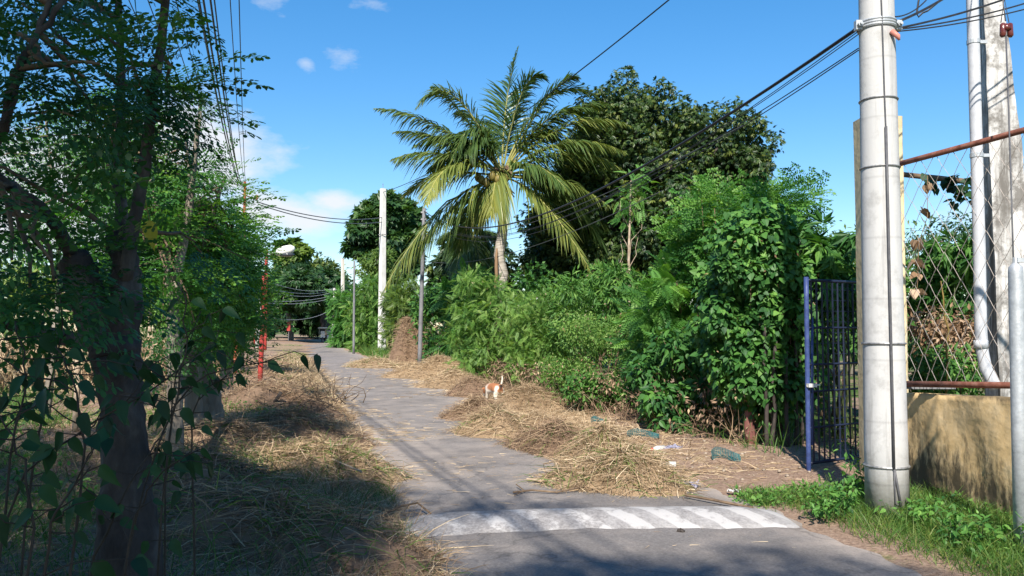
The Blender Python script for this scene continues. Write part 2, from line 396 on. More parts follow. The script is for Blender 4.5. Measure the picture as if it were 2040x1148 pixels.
# asphalt
def asphalt():
    m, nt, N, L = nmat('asphalt')
    tc = node(nt, 'ShaderNodeTexCoord')
    n1 = node(nt, 'ShaderNodeTexNoise'); n1.inputs['Scale'].default_value = .9; n1.inputs['Detail'].default_value = 6.; L.new(tc.outputs['Object'], n1.inputs['Vector'])
    n2 = node(nt, 'ShaderNodeTexNoise'); n2.inputs['Scale'].default_value = 55.; n2.inputs['Detail'].default_value = 4.; L.new(tc.outputs['Object'], n2.inputs['Vector'])
    a = node(nt, 'ShaderNodeMath', operation='MULTIPLY_ADD'); a.inputs[1].default_value = .55; L.new(n2.outputs['Fac'], a.inputs[0])
    m2 = node(nt, 'ShaderNodeMath', operation='MULTIPLY'); m2.inputs[1].default_value = .5; L.new(n1.outputs['Fac'], m2.inputs[0]); L.new(m2.outputs[0], a.inputs[2])
    c = ramp(nt, a.outputs[0], [(.30, (.10, .091, .087)), (.52, (.160, .146, .139)), (.72, (.235, .216, .206))])
    # dust and chaff drifting towards the verges
    at = node(nt, 'ShaderNodeAttribute', attribute_name='tint')
    n4 = node(nt, 'ShaderNodeTexNoise'); n4.inputs['Scale'].default_value = 2.2; n4.inputs['Detail'].default_value = 8.; n4.inputs['Roughness'].default_value = .7; L.new(tc.outputs['Object'], n4.inputs['Vector'])
    ad = node(nt, 'ShaderNodeMath', operation='ADD'); L.new(at.outputs['Fac'], ad.inputs[0]); L.new(n4.outputs['Fac'], ad.inputs[1])
    du = ramp(nt, ad.outputs[0], [(.50, (0, 0, 0)), (.95, (.85, .85, .85))])
    mx = node(nt, 'ShaderNodeMix', data_type='RGBA'); L.new(du, mx.inputs[0]); L.new(c, mx.inputs[6]); mx.inputs[7].default_value = (.36, .305, .265, 1)
    wn = node(nt, 'ShaderNodeTexNoise'); wn.inputs['Scale'].default_value = 3.; wn.inputs['Detail'].default_value = 4.; L.new(tc.outputs['Object'], wn.inputs['Vector'])
    wm = node(nt, 'ShaderNodeMix', data_type='RGBA', blend_type='LINEAR_LIGHT'); wm.inputs[0].default_value = .25; L.new(tc.outputs['Object'], wm.inputs[6]); L.new(wn.outputs['Color'], wm.inputs[7])
    vo = node(nt, 'ShaderNodeTexVoronoi', feature='DISTANCE_TO_EDGE'); vo.inputs['Scale'].default_value = .55; L.new(wm.outputs[2], vo.inputs['Vector'])
    ck = ramp(nt, vo.outputs['Distance'], [(0., (.68, .68, .68)), (.005, (.85, .85, .85)), (.010, (1, 1, 1))])
    v2 = node(nt, 'ShaderNodeTexVoronoi'); v2.inputs['Scale'].default_value = 130.; L.new(tc.outputs['Object'], v2.inputs['Vector'])
    st_ = ramp(nt, v2.outputs['Color'], [(.0, (.80, .80, .80)), (.6, (1, 1, 1)), (.9, (1.0, 1.0, 1.0)), (1., (1.35, 1.33, 1.3))])
    mk = node(nt, 'ShaderNodeMix', data_type='RGBA', blend_type='MULTIPLY'); mk.inputs[0].default_value = 1.; L.new(mx.outputs[2], mk.inputs[6]); L.new(ck, mk.inputs[7])
    mk2 = node(nt, 'ShaderNodeMix', data_type='RGBA', blend_type='MULTIPLY'); mk2.inputs[0].default_value = 1.; L.new(mk.outputs[2], mk2.inputs[6]); L.new(st_, mk2.inputs[7])
    pr = node(nt, 'ShaderNodeBsdfPrincipled'); pr.inputs['Roughness'].default_value = .85; pr.inputs['Specular IOR Level'].default_value = .25
    L.new(mk2.outputs[2], pr.inputs['Base Color'])
    b = node(nt, 'ShaderNodeBump'); b.inputs['Strength'].default_value = .45; b.inputs['Distance'].default_value = .008
    L.new(n2.outputs['Fac'], b.inputs['Height']); L.new(b.outputs[0], pr.inputs['Normal'])
    o = node(nt, 'ShaderNodeOutputMaterial'); L.new(pr.outputs[0], o.inputs[0])
    return m
M['asphalt'] = asphalt()

# speed hump paint: slanting white bars, worn; local X along the hump, Y across
def hump_mat():
    m, nt, N, L = nmat('hump_paint')
    tc = node(nt, 'ShaderNodeTexCoord')
    sx = node(nt, 'ShaderNodeSeparateXYZ'); L.new(tc.outputs['Object'], sx.inputs[0])
    # stripe phase = (x + .95*y)/.36
    a = node(nt, 'ShaderNodeMath', operation='MULTIPLY_ADD'); a.inputs[1].default_value = .8; L.new(sx.outputs['Y'], a.inputs[0]); L.new(sx.outputs['X'], a.inputs[2])
    wn = node(nt, 'ShaderNodeTexNoise'); wn.inputs['Scale'].default_value = 9.; wn.inputs['Detail'].default_value = 5.; L.new(tc.outputs['Object'], wn.inputs['Vector'])
    wa = node(nt, 'ShaderNodeMath', operation='MULTIPLY_ADD'); wa.inputs[1].default_value = .09; L.new(wn.outputs['Fac'], wa.inputs[0]); L.new(a.outputs[0], wa.inputs[2])
    d = node(nt, 'ShaderNodeMath', operation='DIVIDE'); d.inputs[1].default_value = .33; L.new(wa.outputs[0], d.inputs[0])
    fr = node(nt, 'ShaderNodeMath', operation='FRACT'); L.new(d.outputs[0], fr.inputs[0])
    st = ramp(nt, fr.outputs[0], [(.0, (0, 0, 0)), (.06, (1, 1, 1)), (.50, (1, 1, 1)), (.56, (0, 0, 0))])
    # wear grows to the left end; the right end is smeared all over with old paint
    n1 = node(nt, 'ShaderNodeTexNoise'); n1.inputs['Scale'].default_value = 6.; n1.inputs['Detail'].default_value = 9.; n1.inputs['Roughness'].default_value = .75; L.new(tc.outputs['Object'], n1.inputs['Vector'])
    wx = node(nt, 'ShaderNodeMapRange'); wx.inputs['From Min'].default_value = -1.4; wx.inputs['From Max'].default_value = 1.3; wx.inputs['To Min'].default_value = -.05; wx.inputs['To Max'].default_value = .14
    L.new(sx.outputs['X'], wx.inputs['Value'])
    ad = node(nt, 'ShaderNodeMath', operation='ADD'); L.new(n1.outputs['Fac'], ad.inputs[0]); L.new(wx.outputs[0], ad.inputs[1])
    keep = ramp(nt, ad.outputs[0], [(.46, (0, 0, 0)), (.58, (1, 1, 1))])
    mu = node(nt, 'ShaderNodeMath', operation='MULTIPLY'); L.new(st, mu.inputs[0]); L.new(keep, mu.inputs[1])
    gh = ramp(nt, ad.outputs[0], [(.50, (.0, .0, .0)), (.76, (.72, .72, .72))])
    mxx = node(nt, 'ShaderNodeMath', operation='MAXIMUM'); L.new(mu.outputs[0], mxx.inputs[0]); L.new(gh, mxx.inputs[1])
    n2 = node(nt, 'ShaderNodeTexNoise'); n2.inputs['Scale'].default_value = 50.; n2.inputs['Detail'].default_value = 4.; L.new(tc.outputs['Object'], n2.inputs['Vector'])
    c = ramp(nt, n2.outputs['Fac'], [(.3, (.15, .142, .14)), (.7, (.265, .25, .247))])
    mx = node(nt, 'ShaderNodeMix', data_type='RGBA'); L.new(mxx.outputs[0], mx.inputs[0]); L.new(c, mx.inputs[6]); mx.inputs[7].default_value = (.385, .372, .366, 1)
    pr = node(nt, 'ShaderNodeBsdfPrincipled'); pr.inputs['Roughness'].default_value = .8; pr.inputs['Specular IOR Level'].default_value = .25
    L.new(mx.outputs[2], pr.inputs['Base Color'])
    b = node(nt, 'ShaderNodeBump'); b.inputs['Strength'].default_value = .4; b.inputs['Distance'].default_value = .008
    L.new(n2.outputs['Fac'], b.inputs['Height']); L.new(b.outputs[0], pr.inputs['Normal'])
    o = node(nt, 'ShaderNodeOutputMaterial'); L.new(pr.outputs[0], o.inputs[0])
    return m
M['hump'] = hump_mat()

# ground: soil / straw litter / green, by the sheet's own mask attributes
def ground_mat():
    m, nt, N, L = nmat('ground_soil')
    tc = node(nt, 'ShaderNodeTexCoord')
    n1 = node(nt, 'ShaderNodeTexNoise'); n1.inputs['Scale'].default_value = 3.; n1.inputs['Detail'].default_value = 9.; n1.inputs['Roughness'].default_value = .72; L.new(tc.outputs['Object'], n1.inputs['Vector'])
    n2 = node(nt, 'ShaderNodeTexNoise'); n2.inputs['Scale'].default_value = 28.; n2.inputs['Detail'].default_value = 6.; n2.inputs['Roughness'].default_value = .7; L.new(tc.outputs['Object'], n2.inputs['Vector'])
    soil = ramp(nt, n2.outputs['Fac'], [(.3, (.16, .105, .075)), (.52, (.29, .20, .148)), (.68, (.38, .28, .21)), (.78, (.50, .41, .33))])
    straw = ramp(nt, n2.outputs['Fac'], [(.3, (.19, .13, .08)), (.5, (.39, .285, .18)), (.7, (.55, .43, .29))])
    green = ramp(nt, n2.outputs['Fac'], [(.3, (.025, .05, .012)), (.55, (.06, .115, .025)), (.75, (.15, .18, .05))])
    a1 = node(nt, 'ShaderNodeAttribute', attribute_name='straw'); a2 = node(nt, 'ShaderNodeAttribute', attribute_name='green')
    def mask(a):
        s = node(nt, 'ShaderNodeMath', operation='ADD'); L.new(a.outputs['Fac'], s.inputs[0]); L.new(n1.outputs['Fac'], s.inputs[1])
        return ramp(nt, s.outputs[0], [(.85, (0, 0, 0)), (1.0, (1, 1, 1))])
    x1 = node(nt, 'ShaderNodeMix', data_type='RGBA'); L.new(mask(a1), x1.inputs[0]); L.new(soil, x1.inputs[6]); L.new(straw, x1.inputs[7])
    x2 = node(nt, 'ShaderNodeMix', data_type='RGBA'); L.new(mask(a2), x2.inputs[0]); L.new(x1.outputs[2], x2.inputs[6]); L.new(green, x2.inputs[7])
    pr = node(nt, 'ShaderNodeBsdfPrincipled'); pr.inputs['Roughness'].default_value = .95; pr.inputs['Specular IOR Level'].default_value = .1
    L.new(x2.outputs[2], pr.inputs['Base Color'])
    b = node(nt, 'ShaderNodeBump'); b.inputs['Strength'].default_value = .9; b.inputs['Distance'].default_value = .03
    L.new(n2.outputs['Fac'], b.inputs['Height']); L.new(b.outputs[0], pr.inputs['Normal'])
    o = node(nt, 'ShaderNodeOutputMaterial'); L.new(pr.outputs[0], o.inputs[0])
    return m
M['ground'] = ground_mat()

# ------------------------------------------------------------------ leaf templates (unit length along +Y, normal +Z)
def t_leaf(w=.4, fold=.06, droop=.15):
    v = np.array([[0, 0, 0], [-w / 2, .42, .02 - droop * .18], [0, .45, -fold - droop * .2], [w / 2, .42, .02 - droop * .18], [0, 1, -droop]], float)
    return v, np.array([[0, 2, 4, 1], [0, 3, 4, 2]])

def t_heart(w=.9, fold=.08, droop=.25):
    v = np.array([[0, 0, 0], [-.36 * w, -.12, 0], [-.5 * w, .25, -.02], [-.27 * w, .66, -.12], [0, 1, -droop],
                  [.27 * w, .66, -.12], [.5 * w, .25, -.02], [.36 * w, -.12, 0], [0, .4, -fold]], float)
    return v, np.array([[0, 8, 2, 1], [8, 4, 3, 2], [0, 7, 6, 8], [8, 6, 5, 4]])

def t_ovate(w=.5, fold=.06, droop=.3):
    v = np.array([[0, 0, 0], [-.42 * w, .16, 0], [-.5 * w, .4, -.05], [-.24 * w, .74, -.16], [0, 1, -droop],
                  [.24 * w, .74, -.16], [.5 * w, .4, -.05], [.42 * w, .16, 0], [0, .42, -fold - .06]], float)
    return v, np.array([[0, 8, 2, 1], [8, 4, 3, 2], [0, 7, 6, 8], [8, 6, 5, 4]])

def _hexleaf(base, d, n_, l, w):
    s_ = np.cross(d, n_)
    return np.array([base, base + d * .3 * l + s_ * w * .45, base + d * .7 * l + s_ * w * .42, base + d * l,
                     base + d * .7 * l - s_ * w * .42, base + d * .3 * l - s_ * w * .45])

def t_moringa(npin=5, nlf=4, seed=1, oval=.6, lsz=.078):
    r = np.random.default_rng(seed)
    V = []; Q = []; k = 0
    def strip(a, b, w):
        nonlocal k
        d = b - a; s_ = np.cross(d, [0, 0, 1.]); s_ /= np.linalg.norm(s_) + 1e-9
        V.extend([a - s_ * w, a + s_ * w, b + s_ * w * .6, b - s_ * w * .6]); Q.append([k, k + 1, k + 2, k + 3]); k += 4
    def leaflet(base, d):
        nonlocal k
        d = d / np.linalg.norm(d); n_ = np.array([r.normal(0, .35), r.normal(0, .35), 1.]); n_ -= d * np.dot(n_, d); n_ /= np.linalg.norm(n_)
        l = lsz * r.uniform(.75, 1.2)
        V.extend(_hexleaf(base, d, n_, l, l * oval)); Q.extend([[k, k + 1, k + 2, k + 3], [k, k + 3, k + 4, k + 5]]); k += 6
    def z(y): return -.28 * y * y
    ys = np.linspace(.22, .95, npin)
    prev = np.array([0, 0, 0.])
    for y in list(ys) + [1.]:
        cur = np.array([0, y, z(y)]); strip(prev, cur, .006); prev = cur
    for i, y in enumerate(ys):
        L_ = (.46 - .30 * i / (npin - 1))
        for sgn in (-1, 1):
            a = np.array([0, y, z(y)])
            dd = np.array([sgn * .85, .5, -.12 + r.normal(0, .08)]); dd /= np.linalg.norm(dd)
            strip(a, a + dd * L_, .0045)
            sd = np.cross(dd, [0, 0, 1.])
            m = max(2, int(round(nlf * L_ / .4)))
            for j in range(m):
                f = (j + .7) / (m + .2)
                b = a + dd * L_ * f
                for s2 in (-1, 1):
                    leaflet(b, dd * .45 + sd * s2 * .9 + np.array([0, 0, -.25]))
            leaflet(a + dd * L_, dd + np.array([0, 0, -.2]))
    leaflet(np.array([0, 1., z(1)]), np.array([0, 1, -.4]))
    return np.array(V), np.array(Q)

def t_pinnate(npairs=9, ll=.3, lw=.1, droop=.25, ang=.5):
    V = []; Q = []; k = 0
    V += [[-.008, 0, 0], [.008, 0, 0], [.006, .5, -droop * .25], [-.006, .5, -droop * .25], [.003, 1, -droop], [-.003, 1, -droop]]
    Q += [[0, 1, 2, 3], [3, 2, 4, 5]]; k = 6
    for i in range(npairs):
        y = .1 + .88 * i / (npairs - 1); zz = -droop * y * y
        l = ll * (1 - .55 * (y - .35) ** 2 / .4)
        for sg in (-1, 1):
            d = np.array([sg * math.cos(ang), math.sin(ang), -.15]); s_ = np.array([-d[1], d[0] * 1., 0]) * .5
            b = np.array([0, y, zz])
            V += [list(b), list(b + d * l * .45 + s_ * lw), list(b + d * l), list(b + d * l * .45 - s_ * lw)]
            Q.append([k, k + 1, k + 2, k + 3]); k += 4
    V += [[0, 1, -droop], [-lw / 2, 1 + ll * .4, -droop * 1.2], [0, 1 + ll * .9, -droop * 1.4], [lw / 2, 1 + ll * .4, -droop * 1.2]]; Q.append([k, k + 1, k + 2, k + 3])
    return np.array(V, float), np.array(Q)

def t_cluster(nl=5, w=.36, spread=.9, droop=.3, seed=0):
    """A whorl of hanging leaves from one twig tip."""
    r = np.random.default_rng(seed); V = []; Q = []; k = 0
    T, q = t_leaf(w, .05, droop)
    for i in range(nl):
        a = (i - (nl - 1) / 2) / max(1, nl - 1) * 2 * spread + r.normal(0, .12); el = r.normal(-.15, .3)
        c, s_ = math.cos(a), math.sin(a)
        Rz = np.array([[c, s_, 0], [-s_, c, 0], [0, 0, 1]]); ce, se = math.cos(el), math.sin(el)
        Rx = np.array([[1, 0, 0], [0, ce, -se], [0, se, ce]])
        t_ = (T * r.uniform(.75, 1.1)) @ (Rz @ Rx).T
        V.append(t_); Q.append(q + k); k += len(T)
    return np.concatenate(V), np.concatenate(Q)

def t_ovate_hi(w=.56, droop=.34, cup=.10, n=8):
    V = []; Q = []
    for i in range(n + 1):
        t = i / n; ww = w * .5 * (math.sin(math.pi * min(1, t * 1.02) ** .62)) ** .9 * (1 - .25 * t) if 0 < t < 1 else .004
        y = t; z = -droop * t * t + .02 * math.sin(9 * t)
        V += [[-ww, y - .03 * (1 - t), z + cup * ww * 1.4], [-ww * .5, y, z + cup * ww * .2], [0, y, z - cup * ww], [ww * .5, y, z + cup * ww * .2], [ww, y - .03 * (1 - t), z + cup * ww * 1.4]]
    for i in range(n):
        for k in range(4): Q.append([5 * i + k, 5 * i + k + 1, 5 * i + k + 6, 5 * i + k + 5])
    return np.array(V, float), np.array(Q)

T = dict(ovate_hi=t_ovate_hi(), leaf=t_leaf(), slim=t_leaf(.24, .05, .25), round_=t_leaf(.6, .06, .12), heart=t_heart(), ovate=t_ovate(),
         moringa=t_moringa(), moringa_far=t_moringa(4, 3, 2, .62, .11), pinnate=t_pinnate(), fern=t_pinnate(12, .26, .07, .3, .6),
         fern_far=t_pinnate(7, .3, .14, .25, .55), whorl=t_cluster(5, .36, .9, .3, 1), whorl_slim=t_cluster(6, .24, 1.2, .4, 2), cassava=t_cluster(7, .26, 1.5, .3, 3),
         whorl_round=t_cluster(6, .55, 1.3, .2, 4))

def frames(d, n):
    d = d / (np.linalg.norm(d, axis=1)[:, None] + 1e-9)
    n = n - d * (d * n).sum(1)[:, None]
    n = n / (np.linalg.norm(n, axis=1)[:, None] + 1e-9)
    x = np.cross(d, n)
    return np.stack([x, d, n], axis=2)

def inpoly(px, py, poly):
    poly = np.asarray(poly, float); ins = np.zeros(len(px), bool)
    j = len(poly) - 1
    for i in range(len(poly)):
        xi, yi = poly[i]; xj, yj = poly[j]
        c = ((yi > py) != (yj > py)) & (px < (xj - xi) * (py - yi) / (yj - yi + 1e-12) + xi)
        ins ^= c; j = i
    return ins

def poly_cloud(poly, d, thick, n, edge=0.):
    """n points of a volume whose outline, seen from the road, follows poly (pixels) at distance d, 'thick' metres deep."""
    poly = np.asarray(poly, float); lo, hi = poly.min(0), poly.max(0)
    c = poly.mean(0); out = []
    while len(out) < n:
        x = rng.uniform(lo[0], hi[0], 4 * n); y = rng.uniform(lo[1], hi[1], 4 * n)
        k = inpoly(x, y, poly); x, y = x[k], y[k]
        for a, b in zip(x, y):
            r = min(1., math.hypot((a - c[0]) / (hi[0] - lo[0] + 1), (b - c[1]) / (hi[1] - lo[1] + 1)) * 1.7)
            th = thick * (.55 + .45 * math.sqrt(max(0., 1 - r * r)))
            dd = d + (rng.random() - .5) * th
            out.append(P(c[0] + (a - c[0]), b, d) + np.array([0, dd - d, 0]))
            if len(out) >= n: break
    return np.array(out)

SUNWARD = np.array([-.1, -.75, .65])     # leaves turn their faces to the light
def foliage(mb, centers, rc, per, tmpl, size, droop=.3, up=.8, tint=(.5, .2), flat=.8, shell=.55, outward=1.0, wind=(0, 0, 0), calm=1.):
    """Leaves filling clumps round the given centres."""
    n = len(centers)
    per = int(per)
    c = np.repeat(centers, per, 0)
    rr = np.repeat(rc * rng.uniform(.65, 1.3, n), per)
    cl = np.repeat(rng.normal(0, tint[1] * .6, n), per)
    u = rng.normal(0, 1, (n * per, 3)); u /= np.linalg.norm(u, axis=1)[:, None]
    rad = (shell + (1 - shell) * rng.random(n * per)) ** .7
    off = u * (rr * rad)[:, None] * np.array([1, 1, flat])
    pos = c + off
    d = u * outward * calm + rng.normal(0, .55 * calm, (n * per, 3)) + np.array([0, 0, -droop]) + np.asarray(wind)
    nn = np.array([0, 0, up]) + SUNWARD * .45 * calm + u * .5 * calm + rng.normal(0, .45 * calm, (n * per, 3))
    s_ = rng.uniform(size[0], size[1], n * per)
    ti = np.clip(tint[0] + cl + rng.normal(0, tint[1], n * per), 0, 1)
    ok = pos[:, 2] > gz(pos[:, 0], pos[:, 1]) + .02
    mb.scatter(tmpl, pos[ok], frames(d, nn)[ok], s_[ok], ti[ok])
    return mb

def branch_path(a, b, n=6, wobble=.06, sag=0.):
    t = np.linspace(0, 1, n)[:, None]
    a = np.asarray(a, float); b = np.asarray(b, float)
    L_ = np.linalg.norm(b - a)
    p = a + (b - a) * t
    w = rng.normal(0, wobble * L_, (n, 3)) * np.sin(t * np.pi)
    w[:, 2] *= .4
    p = p + w
    p[:, 2] += sag * L_ * np.sin(t[:, 0] * np.pi)
    return p

def plant(name, label, cat, poly, d, thick, ncl, rc, per, tmpl, size, mat, base, trunk_r=.05, stems=8, bark='twig', droop=.3, up=.8,
          tint=(.5, .2), group=None, crown='crown', trunk='trunk', trunk_top=None, shell=.55, flat=.8, extra=None, wind=(0, 0, 0), inset=.75):
    """A tree or bush: outline poly in photo pixels at distance d; base = ground point."""
    base = np.array([base[0], base[1], float(gz(base[0], base[1])) - .03]) if len(base) == 2 else np.asarray(base, float)
    root = thing(name, label, cat, base, group)
    if trunk_top is not None:          # keep whole leaf clumps, not just their centres, inside the outline
        pa = np.asarray(poly, float); lo, hi = pa.min(0), pa.max(0); c0 = (lo + hi) / 2; ins = inset * (rc + size[1] * .6) * F / d
        f = np.clip(1 - ins / ((hi - lo) / 2), .4, 1); poly = c0 + (pa - c0) * f
    cs = poly_cloud(poly, d, thick, ncl)
    mb = MB(); foliage(mb, cs, rc, per, T[tmpl], size, droop, up, tint, flat, shell, wind=wind)
    if extra: extra(mb)
    part(crown, mb, M[mat], root)
    if crown == 'foliage' and d < 25 and mat != 'dryleaf':
        db = MB(); foliage(db, cs[rng.permutation(len(cs))[:len(cs) // 3]], rc * 1.05, max(2, per * .10), T['leaf'], (.035, .085), .9, .4, (.5, .3), flat, .6); part('dead_leaves', db, M['dryleaf'], root)
    tb = MB()
    if trunk_top is not None:
        tt = np.asarray(trunk_top, float)
        path = branch_path(base, tt, 8, .03)
        tb.tube(path, np.linspace(trunk_r * 1.25, trunk_r * .6, 8), 9)
        org = path
    else:
        org = np.array([base])
    idx = rng.permutation(len(cs))[:stems]
    for i in idx:
        if trunk_top is not None:
            z = cs[i][2]; j = np.argmin(np.abs(org[:, 2] - (org[0, 2] + (z - org[0, 2]) * .6)))
            j = max(2, j); s0 = org[j]; r0 = trunk_r * .45
        else:
            s0 = base + np.array([rng.normal(0, rc * .5), rng.normal(0, rc * .3), 0]); s0[2] = gz(s0[0], s0[1]) - .02; r0 = trunk_r
        tb.tube(branch_path(s0, cs[i], 5, .05, .05), np.linspace(r0, r0 * .3, 5), 6)
    part(trunk, tb, M[bark], root, True)
    return root
# ================================================================== camera, sky, sun
cam_d = bpy.data.cameras.new('camera'); cam = bpy.data.objects.new('camera', cam_d); col.objects.link(cam)
cam.location = (0, 0, EYE); cam.rotation_euler = (math.pi / 2 + PITCH, 0, 0)
cam_d.sensor_width = 36.; cam_d.lens = F / 2040. * 36.; cam_d.clip_start = .05; cam_d.clip_end = 3000.
sc.camera = cam

SUN_EL = math.radians(41.); SX, SY = -.12, -1.
az = math.atan2(SX, SY)
to_sun = Vector((math.sin(az) * math.cos(SUN_EL), math.cos(az) * math.cos(SUN_EL), math.sin(SUN_EL)))
sl = bpy.data.lights.new('sun', 'SUN'); sl.energy = 4.6; sl.angle = math.radians(.8); sl.color = (1., .93, .82)
sun = bpy.data.objects.new('sun', sl); col.objects.link(sun)
sun.rotation_euler = to_sun.to_track_quat('Z', 'Y').to_euler(); sun.location = (0, -20, 30)

w = bpy.data.worlds.new('World'); sc.world = w; w.use_nodes = True
nt = w.node_tree; nt.nodes.clear(); L = nt.links
sky = node(nt, 'ShaderNodeTexSky', sky_type='NISHITA', sun_disc=False, sun_elevation=SUN_EL, sun_rotation=az, air_density=1., dust_density=.25, ozone_density=3.)
hs = node(nt, 'ShaderNodeHueSaturation'); hs.inputs['Hue'].default_value = .502; hs.inputs['Saturation'].default_value = 1.5; hs.inputs['Value'].default_value = 1.
gm = node(nt, 'ShaderNodeGamma'); gm.inputs['Gamma'].default_value = .8; L.new(sky.outputs[0], gm.inputs[0]); L.new(gm.outputs[0], hs.inputs['Color'])
tc = node(nt, 'ShaderNodeTexCoord')
n1 = node(nt, 'ShaderNodeTexNoise'); n1.inputs['Scale'].default_value = 9.; n1.inputs['Detail'].default_value = 9.; n1.inputs['Roughness'].default_value = .62
mpn = node(nt, 'ShaderNodeMapping'); mpn.inputs['Scale'].default_value = (1., 1., 2.2); L.new(tc.outputs['Generated'], mpn.inputs[0]); L.new(mpn.outputs[0], n1.inputs['Vector'])
# banks of fair-weather cloud: direction, half-widths (horizontal, vertical) in direction units, strength
banks = [((560, 425), .10, .040, 1.0), ((655, 400), .060, .022, .9), ((90, 390), .24, .085, 1.3), ((390, 300), .11, .065, 1.2), ((705, 110), .036, .022, .40),
         ((530, 14), .040, .022, .42), ((607, 130), .014, .014, .34), ((735, 15), .05, .018, .34), ((-400, 300), .3, .09, 1.1), ((2500, 420), .3, .06, .8), ((250, 470), .25, .05, .9)]
acc = None
for (px, py), hw, hh, st in banks:
    v = P(px, py, 10.) - np.array([0, 0, EYE]); v /= np.linalg.norm(v)
    m = node(nt, 'ShaderNodeMapping'); m.vector_type = 'POINT'
    sub = node(nt, 'ShaderNodeVectorMath', operation='SUBTRACT'); L.new(tc.outputs['Generated'], sub.inputs[0]); sub.inputs[1].default_value = v
    mul = node(nt, 'ShaderNodeVectorMath', operation='MULTIPLY'); L.new(sub.outputs[0], mul.inputs[0]); mul.inputs[1].default_value = (1 / hw, 1 / hw, 1 / hh)
    ln = node(nt, 'ShaderNodeVectorMath', operation='LENGTH'); L.new(mul.outputs[0], ln.inputs[0])
    mr = node(nt, 'ShaderNodeMapRange'); mr.interpolation_type = 'SMOOTHSTEP'; mr.inputs['From Min'].default_value = 0.; mr.inputs['From Max'].default_value = 1.35; mr.inputs['To Min'].default_value = st; mr.inputs['To Max'].default_value = 0.
    L.new(ln.outputs['Value'], mr.inputs['Value'])
    if acc is None: acc = mr.outputs[0]
    else:
        mx = node(nt, 'ShaderNodeMath', operation='MAXIMUM'); L.new(acc, mx.inputs[0]); L.new(mr.outputs[0], mx.inputs[1]); acc = mx.outputs[0]
mm = node(nt, 'ShaderNodeMath', operation='MULTIPLY_ADD'); L.new(acc, mm.inputs[0]); mm.inputs[1].default_value = .62; L.new(n1.outputs['Fac'], mm.inputs[2])
cl = ramp(nt, mm.outputs[0], [(.66, (0, 0, 0)), (.80, (.35, .35, .35)), (1.0, (.92, .92, .92))])
mz = node(nt, 'ShaderNodeMath', operation='MULTIPLY'); L.new(cl, mz.inputs[0])
gt = node(nt, 'ShaderNodeMath', operation='GREATER_THAN'); L.new(acc, gt.inputs[0]); gt.inputs[1].default_value = .001; L.new(gt.outputs[0], mz.inputs[1])
mixc = node(nt, 'ShaderNodeMix', data_type='RGBA'); L.new(mz.outputs[0], mixc.inputs[0]); L.new(hs.outputs[0], mixc.inputs[6]); mixc.inputs[7].default_value = (3.6, 3.7, 3.85, 1)
bg = node(nt, 'ShaderNodeBackground'); bg.inputs['Strength'].default_value = .128; L.new(mixc.outputs[2], bg.inputs[0])
wo = node(nt, 'ShaderNodeOutputWorld'); L.new(bg.outputs[0], wo.inputs[0])
sc.view_settings.view_transform = 'Standard'; sc.view_settings.look = 'None'; sc.view_settings.exposure = 1.0; sc.view_settings.gamma = 1.
sc.cycles.use_denoising = True
sc.cycles.max_bounces = 6; sc.cycles.diffuse_bounces = 3; sc.cycles.transmission_bounces = 4; sc.cycles.glossy_bounces = 2
sc.cycles.transparent_max_bounces = 4

# ================================================================== ground sheet and road
def axis(lo, hi, f0, f1, step, far):
    a = list(np.arange(f0, f1, step)); x = f1; s_ = step
    while x < hi: a.append(x); s_ = min(s_ * 1.25, far); x += s_
    a.append(hi); x = f0 - step; s_ = step
    while x > lo: a.insert(0, x); s_ = min(s_ * 1.25, far); x -= s_
    a.insert(0, lo); return np.array(a)
gx = axis(-600., 600., -9., 6., .09, 40.); gy = axis(-120., 900., 1.5, 26., .09, 40.)
X, Y = np.meshgrid(gx, gy)
Z = gz(X, Y)
bumpy = (np.abs(X - road_c(Y)) > 1.6) & (np.abs(X) < 10) & (Y < 30) & (Y > 0)
Z = Z + np.where(bumpy, .012 * np.sin(X * 23 + 3 * np.sin(Y * 9)) * np.sin(Y * 19 + 2 * np.sin(X * 7)) + .006 * rng.normal(0, 1, X.shape), 0)
nx, ny = len(gx), len(gy)
ii = np.arange(nx * ny).reshape(ny, nx)
q = np.stack([ii[:-1, :-1], ii[:-1, 1:], ii[1:, 1:], ii[1:, :-1]], -1).reshape(-1, 4)
mb = MB(); mb.add(np.stack([X, Y, Z], -1).reshape(-1, 3), q)
ground = structure('ground', mb, M['ground'])
U = X - road_c(Y)
nz = wob(X * .5, Y * .5) * .12
straw = .22 + nz + .36 * sm(-1.2, -1.7, U) * (1 - sm(-2.3, -3.2, U)) + .06 * sm(-2.3, -3, U) + .30 * sm(1.4, 2.0, U) * (1 - sm(2.2, 3.0, U)) * sm(7.5, 11., Y)
straw = straw + .25 * sm(16, 20, Y) * sm(1.2, 1.8, U) * (1 - sm(2.6, 4, U)) - .2 * sm(2.2, 2.8, U) * (1 - sm(10, 14, Y))
green = .20 + .9 * nz + .42 * sm(1.8, 2.6, U) * (1 - sm(6.6, 7.6, Y)) + .3 * sm(-4.5, -7., U) + .25 * sm(3.6, 5., U)
green = green + .28 * sm(-1.35, -1.7, U) * (1 - sm(-2.4, -3.2, U)) * sm(14, 22, Y)
green = green + .3 * sm(1.4, 1.9, U) * sm(34, 40, Y)
for nm, a in (('straw', straw), ('green', green)):
    at = ground.data.attributes.new(nm, 'FLOAT', 'POINT'); at.data.foreach_set('value', a.astype(np.float32).ravel())

